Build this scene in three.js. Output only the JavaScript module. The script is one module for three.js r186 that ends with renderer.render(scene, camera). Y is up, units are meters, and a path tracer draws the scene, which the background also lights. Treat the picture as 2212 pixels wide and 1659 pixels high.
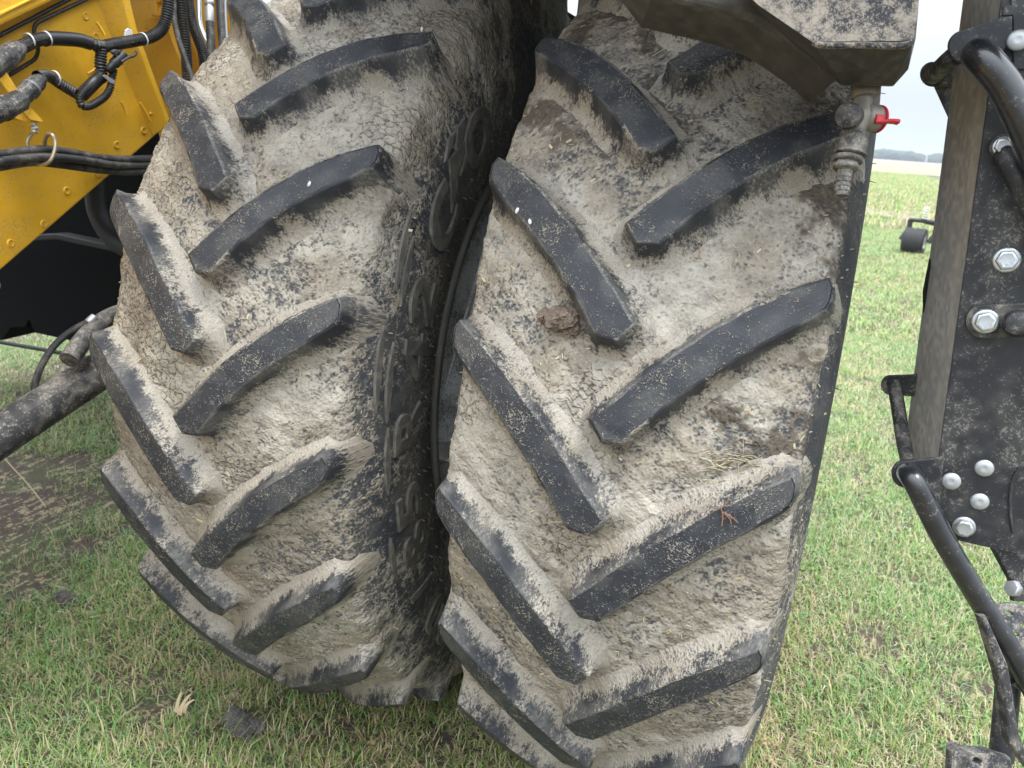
import * as THREE from 'three';
import { mergeGeometries } from 'three/addons/utils/BufferGeometryUtils.js';
import { RoundedBoxGeometry } from 'three/addons/geometries/RoundedBoxGeometry.js';
import { TextGeometry } from 'three/addons/geometries/TextGeometry.js';
import { ConvexGeometry } from 'three/addons/geometries/ConvexGeometry.js';
import { FontLoader } from 'three/addons/loaders/FontLoader.js';

// ---------------------------------------------------------------- camera, sky, sun, exposure
const scene = new THREE.Scene();
const CAM = { x: 0.2055, y: 1.4222, z: 1.8583, yaw: 0.3471, pitch: -0.3168, roll: 0.0694, fov: 53.082 };
const camera = new THREE.PerspectiveCamera(CAM.fov, 4 / 3, 0.05, 4000);
camera.rotation.order = 'YXZ';
camera.position.set(CAM.x, CAM.y, CAM.z);
camera.rotation.set(CAM.pitch, CAM.yaw, CAM.roll);
camera.updateMatrixWorld(true);
camera.focus = 1.12; camera.userData.fStop = 9;
const renderer = new THREE.WebGLRenderer({ antialias: true });
renderer.toneMapping = THREE.LinearToneMapping;
renderer.toneMappingExposure = 1.6;
renderer.shadowMap.enabled = true;

const SUN = new THREE.Vector3(0.30, 1, 0.22).normalize();
{ // bright overcast: an even grey-white dome, three times as bright overhead as at the horizon, thin cloud bands
  const W = 512, H = 256, d = new Float32Array(W * H * 4);
  for (let j = 0; j < H; j++) for (let i = 0; i < W; i++) {
    const el = ((j + 0.5) / H - 0.5) * Math.PI, az = (i / W) * Math.PI * 2, s = Math.max(0, Math.sin(el));
    const cl = 0.5 + 0.5 * Math.sin(az * 3 + 2.2 * Math.sin(el * 7 + az) + 4 * el) * Math.sin(el * 11 + 1.7 * Math.sin(az * 2));
    const k = 0.50 + 2.75 * Math.pow(s, 1.3) + 0.04 * (cl - 0.5);
    const blue = 0.5 * (1 - cl) * Math.max(0, 1 - s * 1.6);
    const o = (j * W + i) * 4;
    d[o] = k * (0.91 - 0.20 * blue); d[o + 1] = k * (0.98 - 0.09 * blue); d[o + 2] = k * (1.07 + 0.02 * blue); d[o + 3] = 1;
    if (el < 0) { d[o] = 0.22; d[o + 1] = 0.24; d[o + 2] = 0.16; }
  }
  const t = new THREE.DataTexture(d, W, H, THREE.RGBAFormat, THREE.FloatType);
  t.mapping = THREE.EquirectangularReflectionMapping; t.magFilter = t.minFilter = THREE.LinearFilter; t.needsUpdate = true;
  scene.background = t; scene.environment = t;
}
const sun = new THREE.DirectionalLight(new THREE.Color(1, 0.955, 0.88), 1.5);
sun.position.copy(SUN).multiplyScalar(20); sun.castShadow = true; sun.shadow.radius = 34;
sun.shadow.mapSize.set(2048, 2048);
Object.assign(sun.shadow.camera, { left: -5, right: 5, top: 5, bottom: -5, near: 1, far: 40 });
scene.add(sun, sun.target);
scene.fog = new THREE.FogExp2(new THREE.Color(0.78, 0.86, 0.96), 0.0007);

// ---------------------------------------------------------------- helpers
let seed = 7;
const rnd = () => { seed = (seed + 0x6d2b79f5) | 0; let t = Math.imul(seed ^ (seed >>> 15), 1 | seed); t = (t + Math.imul(t ^ (t >>> 7), 61 | t)) ^ t; return ((t ^ (t >>> 14)) >>> 0) / 4294967296; };
const rr = (a, b) => a + (b - a) * rnd();
const V = (x, y, z) => new THREE.Vector3(x, y, z);
const LAT = new Float32Array(65536); for (let i = 0; i < 65536; i++) LAT[i] = rnd();
function vn(x, y, k = 0) { // value noise 0..1
  x += k * 37.31 + 512; y += k * 91.17 + 512;
  const xi = Math.floor(x), yi = Math.floor(y); let fx = x - xi, fy = y - yi;
  fx = fx * fx * (3 - 2 * fx); fy = fy * fy * (3 - 2 * fy);
  const a = (yi & 255) << 8, b = ((yi + 1) & 255) << 8, c = xi & 255, e = (xi + 1) & 255;
  const u = LAT[a + c] + (LAT[a + e] - LAT[a + c]) * fx, v = LAT[b + c] + (LAT[b + e] - LAT[b + c]) * fx;
  return u + (v - u) * fy;
}
const fbm = (x, y, k) => (vn(x, y, k) + 0.5 * vn(x * 2.03, y * 2.03, k + 1) + 0.25 * vn(x * 4.1, y * 4.1, k + 2)) / 1.75;
const ss = (a, b, x) => { x = Math.min(1, Math.max(0, (x - a) / (b - a))); return x * x * (3 - 2 * x); };
const lerp = (a, b, t) => a + (b - a) * t;
function cracks(x, y, k) { // distance to the nearest cell wall of a jittered grid
  const xi = Math.floor(x), yi = Math.floor(y); let d1 = 9, d2 = 9;
  for (let j = -1; j < 2; j++) for (let i = -1; i < 2; i++) {
    const h = ((yi + j + 7 * k) & 255) * 256 + ((xi + i + 13 * k) & 255);
    const dx = xi + i + LAT[h] - x, dy = yi + j + LAT[(h * 7 + 31) & 65535] - y, d = dx * dx + dy * dy;
    if (d < d1) { d2 = d1; d1 = d; } else if (d < d2) d2 = d;
  }
  return Math.sqrt(d2) - Math.sqrt(d1);
}
const toS = (v) => { v = Math.min(1, Math.max(0, v)); return v <= 0.0031308 ? 12.92 * v * 255 : (1.055 * Math.pow(v, 1 / 2.4) - 0.055) * 255; };
const LUT = new Uint8Array(4097); for (let i = 0; i <= 4096; i++) LUT[i] = Math.round(toS(i / 4096));
function dataTex(W, H, fn, srgb = true) { // fn(i, j, out) -> out rgb linear 0..1
  const d = new Uint8Array(W * H * 4), o = [0, 0, 0];
  for (let j = 0, p = 0; j < H; j++) for (let i = 0; i < W; i++, p += 4) {
    fn(i, j, o);
    for (let k = 0; k < 3; k++) { const v = Math.min(1, Math.max(0, o[k])); d[p + k] = srgb ? LUT[(v * 4096) | 0] : v * 255; }
    d[p + 3] = 255;
  }
  const t = new THREE.DataTexture(d, W, H, THREE.RGBAFormat);
  t.magFilter = THREE.LinearFilter; t.minFilter = THREE.LinearFilter; t.wrapS = t.wrapT = THREE.RepeatWrapping;
  if (srgb) t.colorSpace = THREE.SRGBColorSpace;
  t.needsUpdate = true; return t;
}
const used = {};
const numbered = (n) => { const k = used[n] = (used[n] ?? -1) + 1; return k ? n + '_' + String(k).padStart(3, '0') : n; };
function thing(name, label, category, pos = [0, 0, 0], group) {
  const o = new THREE.Group(); o.name = numbered(name); o.position.set(...pos); scene.add(o);
  o.userData = { label, category }; if (group) o.userData.group = group; o.updateMatrixWorld(true);
  return o;
}
function mesh(name, geo, mat, parent) { // geometry is given in world space, stored in the parent's space
  const m = new THREE.Mesh(geo, mat); m.name = parent ? name : numbered(name); m.castShadow = m.receiveShadow = true;
  if (parent) { let p = parent, off = V(0, 0, 0); while (p) { off.add(p.position); p = p.parent; } geo.translate(-off.x, -off.y, -off.z); parent.add(m); } else scene.add(m);
  return m;
}
const single = (name, geo, mat, label, category, group) => { const m = mesh(name, geo, mat); m.userData = { label, category }; if (group) m.userData.group = group; return m; };
// camera-calibrated placing: a spot in the photograph (2212 x 1659 grid) and a distance or a plane give a point of the world
const FWD = V(0, 0, -1).applyQuaternion(camera.quaternion);
function dir(px, py) {
  const t = Math.tan(CAM.fov * Math.PI / 360);
  return V((px / 2212 * 2 - 1) * t * 4 / 3, (1 - py / 1659 * 2) * t, -1).applyQuaternion(camera.quaternion);
}
const at = (px, py, d) => dir(px, py).multiplyScalar(d).add(camera.position);
const onPlane = (px, py, p0, n) => { const d = dir(px, py); return d.multiplyScalar(p0.clone().sub(camera.position).dot(n) / d.dot(n)).add(camera.position); };
const onX = (px, py, x) => onPlane(px, py, V(x, 0, 0), V(1, 0, 0));
const onZ = (px, py, z) => onPlane(px, py, V(0, 0, z), V(0, 0, 1));
const onG = (px, py) => onPlane(px, py, V(0, 0, 0), V(0, 1, 0));
// a prism: outline points (coplanar, any plane), thickness pushed along n (away from the viewer), rounded edges
function slab(points, n, depth, bevel = 0.0015, holes = [], seg = 2) {
  const c = points[0].clone(); n = n.clone().normalize();
  const u = points[1].clone().sub(c).normalize(); u.addScaledVector(n, -u.dot(n)).normalize();
  const w = n.clone().cross(u).normalize();
  const f = (p) => { const q = p.clone().sub(c); return new THREE.Vector2(q.dot(u), q.dot(w)); };
  let pts = points.map(f); if (THREE.ShapeUtils.area(pts) < 0) pts.reverse();
  const s = new THREE.Shape(pts);
  for (const h of holes) { let q = h.map(f); if (THREE.ShapeUtils.area(q) > 0) q.reverse(); s.holes.push(new THREE.Path(q)); }
  const b = Math.min(bevel, depth * 0.45);
  const g = new THREE.ExtrudeGeometry(s, { depth: depth - 2 * b, bevelEnabled: b > 0, bevelSize: b, bevelThickness: b, bevelOffset: -b, bevelSegments: seg, curveSegments: 16 });
  g.translate(0, 0, b);
  const m = new THREE.Matrix4().makeBasis(u, w, n).setPosition(c); g.applyMatrix4(m);
  return g;
}
function tube(pts, r, seg = 60, rad = 14, closed = false, tension = 0.5) {
  const c = new THREE.CatmullRomCurve3(pts, closed, 'catmullrom', tension);
  const g = new THREE.TubeGeometry(c, seg, r, rad, closed);
  if (closed) return g;
  const caps = [0, 1].map((k) => { const cg = new THREE.CircleGeometry(r, rad); const t = c.getTangentAt(k).multiplyScalar(k ? 1 : -1); cg.applyQuaternion(new THREE.Quaternion().setFromUnitVectors(V(0, 0, 1), t)); const p = c.getPointAt(k); cg.translate(p.x, p.y, p.z); return cg; });
  return mergeGeometries([g, ...caps]);
}
function ribbed(pts, r, pitch = 0.0052, depth = 0.0017, rad = 14) { // corrugated conduit
  const c = new THREE.CatmullRomCurve3(pts), L = c.getLength(), n = Math.max(8, Math.round(L / pitch) * 4);
  const g = new THREE.TubeGeometry(c, n, r, rad, false), p = g.attributes.position, q = V(0, 0, 0);
  const cen = []; for (let i = 0; i <= n; i++) cen.push(c.getPointAt(i / n));
  for (let i = 0; i <= n; i++) { const k = [1, 1, 1 - depth / r * 1.2, 1 - depth / r * 1.2][i % 4]; for (let j = 0; j <= rad; j++) { q.fromBufferAttribute(p, i * (rad + 1) + j).sub(cen[i]).multiplyScalar(k).add(cen[i]); p.setXYZ(i * (rad + 1) + j, q.x, q.y, q.z); } }
  g.computeVertexNormals(); return g;
}
function along(a, b, geo) { // geometry built along +Y from 0, moved to start at a and point to b
  geo.applyQuaternion(new THREE.Quaternion().setFromUnitVectors(V(0, 1, 0), b.clone().sub(a).normalize())); geo.translate(a.x, a.y, a.z); return geo;
}
const lathe = (pts, seg = 32) => new THREE.LatheGeometry(pts.map((p) => new THREE.Vector2(p[0], p[1])), seg);

// ---------------------------------------------------------------- materials
const std = (c, rough, o = {}) => new THREE.MeshStandardMaterial({ color: new THREE.Color(...c), roughness: rough, ...o });
// dusty paint: base colour, speckles of dried mud, thin dust film patches; uv-free objects use a cube-ish world projection set in dusty()
function grime(base, dust, o) { // tileable-enough 512 map of 0.4 m
  const { cover = 0.25, speck = 0.5, k = 0, film = 0.3, scr = 0 } = o;
  return dataTex(512, 512, (i, j, c) => {
    const x = i / 512, y = j / 512, W = (f, q) => { // wrapped noise
      const u = vn(x * f, y * f, q), v = vn(x * f - f, y * f, q), w = vn(x * f, y * f - f, q), z = vn(x * f - f, y * f - f, q); const a = ss(0.8, 1, x), b = ss(0.8, 1, y); return lerp(lerp(u, v, a), lerp(w, z, a), b); };
    const big = W(5, k + 1), mid = W(22, k + 2), fine = W(90, k + 3), vf = W(240, k + 4);
    const m = ss(-0.02, 0.30, cover - 0.5 + 0.5 * (big - 0.5) + 0.35 * (mid - 0.5) + 0.85 * (fine - 0.5) + 0.95 * (vf - 0.5));
    const sp = ss(0.80 - 0.12 * speck, 0.86 - 0.12 * speck, vf * 0.55 + fine * 0.45 + 0.1 * (mid - 0.5));
    const f = film * ss(0.35, 0.75, big * 0.5 + mid * 0.5);
    const t = Math.min(1, Math.max(m * 0.9, sp * 0.85, f)), v = 0.75 + 0.5 * mid;
    for (let q = 0; q < 3; q++) c[q] = lerp(base[q] * (0.9 + 0.2 * mid), dust[q] * v, t);
  });
}
const RUB = [0.026, 0.029, 0.036], MUD = [0.40, 0.36, 0.29];
function boxUV(g, scale) { // uv in metres by the dominant axis of each face
  scale *= 0.62;
  if (g.index) g = g.toNonIndexed();
  const p = g.attributes.position, n = g.attributes.normal, uv = new Float32Array(p.count * 2);
  for (let i = 0; i < p.count; i += 3) {
    const nx = Math.abs(n.getX(i) + n.getX(i + 1) + n.getX(i + 2)), ny = Math.abs(n.getY(i) + n.getY(i + 1) + n.getY(i + 2)), nz = Math.abs(n.getZ(i) + n.getZ(i + 1) + n.getZ(i + 2));
    for (let k = i; k < i + 3; k++) {
      const x = p.getX(k), y = p.getY(k), z = p.getZ(k);
      const [a, b] = nx > ny && nx > nz ? [z, y] : ny > nz ? [x, z] : [x, y];
      uv[2 * k] = a / scale; uv[2 * k + 1] = b / scale;
    }
  }
  g.setAttribute('uv', new THREE.BufferAttribute(uv, 2)); return g;
}
const matOf = (tex, rough, o = {}) => new THREE.MeshStandardMaterial({ map: tex, roughness: rough, ...o });
const blackPaint = matOf(grime([0.024, 0.026, 0.031], [0.19, 0.18, 0.16], { cover: 0.22, speck: 0.15, film: 0.16, k: 3 }), 0.45);
const blackDusty = matOf(grime([0.028, 0.028, 0.030], [0.23, 0.21, 0.18], { cover: 0.36, speck: 0.45, film: 0.4, k: 9 }), 0.7);
const glossBlack = new THREE.MeshPhysicalMaterial({ map: grime([0.013, 0.014, 0.017], [0.16, 0.15, 0.135], { cover: 0.10, speck: 0.12, film: 0.05, k: 14 }), roughness: 0.3, clearcoat: 0.9, clearcoatRoughness: 0.18 });
const postDusty = matOf(grime([0.36, 0.335, 0.30], [0.46, 0.42, 0.36], { cover: 0.2, speck: 0.35, film: 0.6, k: 21 }), 0.85);
const mudSplash = matOf(grime([0.030, 0.031, 0.036], [0.29, 0.25, 0.20], { cover: 0.62, speck: 0.4, film: 0.6, k: 27 }), 0.75);
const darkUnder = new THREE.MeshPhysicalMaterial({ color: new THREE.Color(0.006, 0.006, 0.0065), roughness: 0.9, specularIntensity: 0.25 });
const hoseRub = matOf(grime([0.022, 0.022, 0.024], [0.20, 0.18, 0.15], { cover: 0.14, speck: 0.2, film: 0.3, k: 33 }), 0.62);
const conduitMat = matOf(grime([0.012, 0.012, 0.013], [0.19, 0.17, 0.14], { cover: 0.15, speck: 0.3, film: 0.12, k: 37 }), 0.5);
const zinc = std([0.62, 0.65, 0.66], 0.34, { metalness: 0.85 });
const zincDull = matOf(grime([0.50, 0.52, 0.53], [0.36, 0.33, 0.28], { cover: 0.2, speck: 0.3, film: 0.3, k: 41 }), 0.45, { metalness: 0.6 });
const brass = matOf(grime([0.27, 0.25, 0.21], [0.26, 0.235, 0.19], { cover: 0.35, speck: 0.4, film: 0.5, k: 44 }), 0.55, { metalness: 0.35 });
const redMat = std([0.62, 0.018, 0.028], 0.42);
const yellowTex = grime([0.80, 0.44, 0.026], [0.30, 0.20, 0.08], { cover: 0.05, speck: 0.03, film: 0.22, k: 50 });
const yellow = matOf(yellowTex, 0.42);
const steelTube = std([0.55, 0.57, 0.58], 0.3, { metalness: 0.9 });
const straw = std([0.52, 0.43, 0.27], 0.9);

// ---------------------------------------------------------------- setting: ground, dirt track, stubble field
const soilTex = dataTex(1024, 1024, (i, j, c) => {
  const x = i / 1024, y = j / 1024, W = (f, q, st = 1) => { const g = (a, b) => vn((x - a) * f, (y - b) * f * st, q), a = ss(0.85, 1, x), b = ss(0.85, 1, y); return lerp(lerp(g(0, 0), g(1, 0), a), lerp(g(0, 1), g(1, 1), a), b); };
  const b = W(9, 60), m = W(40, 61), f = W(200, 62), t = ss(0.58, 0.7, W(120, 63, 0.35) * 0.6 + W(160, 64, 2) * 0.4), g = ss(0.4, 0.65, b * 0.6 + m * 0.4);
  for (let k = 0; k < 3; k++) { const soil = [0.075, 0.055, 0.042][k], that = [0.34, 0.29, 0.17][k], gr = [0.085, 0.13, 0.035][k]; c[k] = lerp(lerp(soil, gr, g * 0.3), that, t * 0.75) * (0.65 + 0.7 * f); }
});
{
  const mat = matOf(soilTex, 0.95);
  const g = new THREE.PlaneGeometry(3000, 3000, 1, 1); g.rotateX(-Math.PI / 2);
  const uv = g.attributes.uv; for (let i = 0; i < uv.count; i++) uv.setXY(i, uv.getX(i) * 3000 / 1.3, uv.getY(i) * 3000 / 1.3);
  const m = mesh('ground', g, mat); m.userData = { kind: 'structure' };
  const strip = (name, z0, z1, y, col, amp, f) => {
    const tex = dataTex(512, 512, (i, j, c) => { const x = i / 512, yy = j / 512, a = ss(0.8, 1, x), n = lerp(vn(x * f, yy * 40, 70), vn(x * f - f, yy * 40, 70), a), n2 = lerp(vn(x * 130, yy * 200, 71), vn(x * 130 - 130, yy * 200, 71), a); for (let k = 0; k < 3; k++) c[k] = col[k] * (1 - amp / 2 + amp * (0.5 * n + 0.5 * n2)); });
    const q = new THREE.PlaneGeometry(2400, z0 - z1, 200, 1); q.rotateX(-Math.PI / 2); q.translate(0, y, (z0 + z1) / 2);
    const p = q.attributes.position; for (let i = 0; i < p.count; i++) p.setZ(i, p.getZ(i) + (vn(p.getX(i) * 0.3, 3, 72) - 0.5) * Math.min(1.2, (z0 - z1) * 0.3));
    const u = q.attributes.uv; for (let i = 0; i < u.count; i++) u.setXY(i, u.getX(i) * 300, u.getY(i) * Math.max(1, (z0 - z1) / 20));
    mesh(name, q, matOf(tex, 1)).userData = { kind: 'structure' };
  };
  strip('dirt_track', -19.5, -23.0, 0.02, [0.22, 0.19, 0.12], 0.9, 20);
  strip('stubble_field', -85, -900, 0.02, [0.27, 0.215, 0.15], 0.5, 12);
}
// grass: clumps of bent blades
{
  function clump(n, spread, len, wid, flat, dry) {
    const pos = [], col = [], idx = [];
    for (let b = 0; b < n; b++) {
      const a = rr(0, 6.283), r = spread * Math.sqrt(rnd()), x0 = r * Math.cos(a), z0 = r * Math.sin(a), h = rr(0, 6.283), L = len * rr(0.55, 1.3), w = wid * rr(0.7, 1.25) / 2;
      const lean = rr(0.15, 1) * flat, dx = Math.cos(h), dz = Math.sin(h), px = -dz * w, pz = dx * w, base = pos.length / 3;
      rnd(); const isDry = (b * 0.618 + 0.31) % 1 < dry, tone = rr(0.7, 1.25), c = isDry ? [0.56 * tone, 0.50 * tone, 0.32 * tone] : [0.23 * tone * rr(0.75, 1.4), 0.40 * tone, 0.105 * tone * rr(0.6, 1.5)];
      let x = x0, y = -0.004, z = z0, el = 1.45 - 0.5 * lean;
      for (let s = 0; s < 3; s++) {
        const k = [1, 0.85, 0.12][s]; pos.push(x - px * k, y, z - pz * k, x + px * k, y, z + pz * k);
        for (let q = 0; q < 2; q++) col.push(...c.map((v) => v * (s === 2 && !isDry ? 1.15 : 1)));
        x += dx * Math.cos(el) * L / 2; z += dz * Math.cos(el) * L / 2; y += Math.sin(el) * L / 2; el -= lean * 1.15;
      }
      for (let s = 0; s < 2; s++) idx.push(base + 2 * s, base + 2 * s + 1, base + 2 * s + 2, base + 2 * s + 1, base + 2 * s + 3, base + 2 * s + 2);
    }
    const g = new THREE.BufferGeometry(); g.setAttribute('position', new THREE.Float32BufferAttribute(pos, 3)); g.setAttribute('color', new THREE.Float32BufferAttribute(col, 3)); g.setIndex(idx); g.computeVertexNormals(); return g;
  }
  const mat = new THREE.MeshPhysicalMaterial({ vertexColors: true, roughness: 0.62, side: THREE.DoubleSide, transmission: 0.3, thickness: 0 });
  const lists = [[], [], [], [], [], []];
  // bare, worn patches where the soil shows
  const bare = [[onG(1320, 0).x, 0, 0], ...[[1870, 1370, 0.10], [1640, 1300, 0.06], [350, 1530, 0.07], [140, 1100, 0.22], [50, 1040, 0.25], [260, 1010, 0.16], [20, 1210, 0.2], [210, 1180, 0.12], [1560, 1640, 0.05], [1950, 1250, 0.04], [700, 1590, 0.05], [560, 1560, 0.05], [60, 1270, 0.10], [1690, 1580, 0.05]].map(([x, y, r]) => { const p = onG(x, y); return [p.x, p.z, r]; })];
  function scatter(n, x0, x1, z0, z1, kinds, sc) {
    for (let i = 0; i < n; i++) {
      const x = rr(x0, x1), z = rr(z0, z1), pn = fbm(x * 2.3, z * 2.3, 80);
      if (rnd() > 0.45 + 1.1 * pn - 0.1) continue;
      let skip = false; for (const [bx, bz, br] of bare) if (br && Math.hypot(x - bx, z - bz) < br * (0.6 + 0.8 * vn(x * 20, z * 20, 81)) && rnd() < 0.85) skip = true;
      if (skip || (z < -18.8 + 0.8 * vn(x, 5, 85) && z > -22 && rnd() < 0.72)) continue;
      if (z < -22 && z > -32 && rnd() < 0.35) { lists[3].push([x, z, sc * rr(0.9, 1.5), rr(0, 6.28), rr(0.9, 1.2), 1]); continue; }
      const warm = vn(x * 1.1, z * 1.1, 83) * 0.5 + vn(x * 5, z * 5, 84) * 0.5;
      const kind = rnd() < warm * 0.9 - 0.05 ? kinds[1] : kinds[0];
      lists[kind].push([x, z, sc * rr(0.75, 1.3), rr(0, 6.28), rr(0.8, 1.2), warm]);
    }
  }
  scatter(5200, 0.1, 2.3, -1.2, 0.75, [0, 1], 1);      // right foreground
  scatter(4200, -2.0, 0.35, 0.1, 1.3, [0, 1], 1);      // below the inner wheel
  scatter(4200, -4.2, -0.6, -2.2, 0.15, [0, 1], 1.1);  // under the machine
  scatter(900, 0.1, 2.3, -1.6, 0.75, [5, 5], 1); scatter(900, -2.6, 0.35, -0.6, 1.3, [5, 5], 1);
  scatter(7000, 0.2, 3.0, -5, -1.2, [0, 1], 1.15);
  scatter(9000, 0.4, 5.0, -16, -5, [2, 3], 1);
  scatter(2600, -9, -1.2, -9, -2.2, [2, 3], 1);
  scatter(12000, 0.8, 9, -80, -16, [4, 3], 1.5);
  const kinds = [clump(19, 0.055, 0.042, 0.0028, 1.25, 0.3), clump(21, 0.055, 0.036, 0.0026, 1.55, 0.62), clump(20, 0.11, 0.07, 0.006, 1.1, 0.3), clump(20, 0.11, 0.065, 0.006, 1.3, 0.5), clump(20, 0.16, 0.10, 0.012, 1, 0.42), clump(9, 0.07, 0.060, 0.0030, 1.15, 0.22)];
  const m4 = new THREE.Matrix4(), q = new THREE.Quaternion(), c = new THREE.Color();
  kinds.forEach((g, k) => {
    const L = lists[k], im = new THREE.InstancedMesh(g, mat, L.length);
    L.forEach(([x, z, s, a, t, w], i) => { m4.compose(V(x, 0, z), q.setFromAxisAngle(V(0, 1, 0), a), V(s, s * rr(0.8, 1.2), s)); im.setMatrixAt(i, m4); im.setColorAt(i, c.setRGB(t * (0.9 + 0.25 * w), t, t * 0.95)); });
    im.name = numbered('grass'); im.castShadow = im.receiveShadow = true;
    im.userData = { label: ['short green grass blades around the wheels and ladder', 'dry yellowed grass mixed through the lawn around the wheels', 'taller green grass farther behind the wheels', 'dry pale grass farther behind the wheels', 'coarse green grass out towards the far field', 'long loose grass blades standing above the lawn around the wheels'][k], category: 'grass', kind: 'stuff' };
    scene.add(im);
  });
}

// ---------------------------------------------------------------- the two tractor-lug wheels
const H = 0.87, R = 0.95, SP = 0.6919, DTH = 0.2803, PHI = -0.1408, CROWN = 0.6916;
const PROF = [[0, 0.905], [0.06, 0.9025], [0.12, 0.894], [0.17, 0.882], [0.21, 0.870], [0.240, 0.857], [0.250, 0.848], [0.258, 0.828], [0.268, 0.800], [0.277, 0.765], [0.2825, 0.730], [0.2835, 0.695], [0.281, 0.660], [0.275, 0.625], [0.266, 0.592], [0.258, 0.565], [0.254, 0.548], [0.245, 0.535]];
const profC = new THREE.CatmullRomCurve3(PROF.map(([x, r]) => V(x, r, 0)), false, 'catmullrom', 0.5);
const NP = 400, profP = profC.getSpacedPoints(NP), SL = profC.getLength();
const carcR = (x) => { x = Math.min(Math.abs(x), 0.281); for (let i = 1; i <= NP; i++) if (profP[i].x >= x) { const a = profP[i - 1], b = profP[i]; return lerp(a.y, b.y, (x - a.x) / Math.max(1e-6, b.x - a.x)); } return 0.72; };
const topR = (x) => R - CROWN * x * x;
const wallX = (r) => { for (let i = NP; i > 0; i--) if (profP[i].y <= r && profP[i - 1].y > r) return profP[i].x; return 0.28; };
const profAt = (s) => { const t = Math.min(1, Math.abs(s) / SL) * NP, i = Math.min(NP - 1, Math.floor(t)), f = t - i; return [lerp(profP[i].x, profP[i + 1].x, f) * Math.sign(s || 1), lerp(profP[i].y, profP[i + 1].y, f)]; };
const sOf = (x) => { for (let i = 1; i <= NP; i++) if (profP[i].x >= Math.abs(x)) return i / NP * SL * Math.sign(x); return SL * 0.5; };

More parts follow.
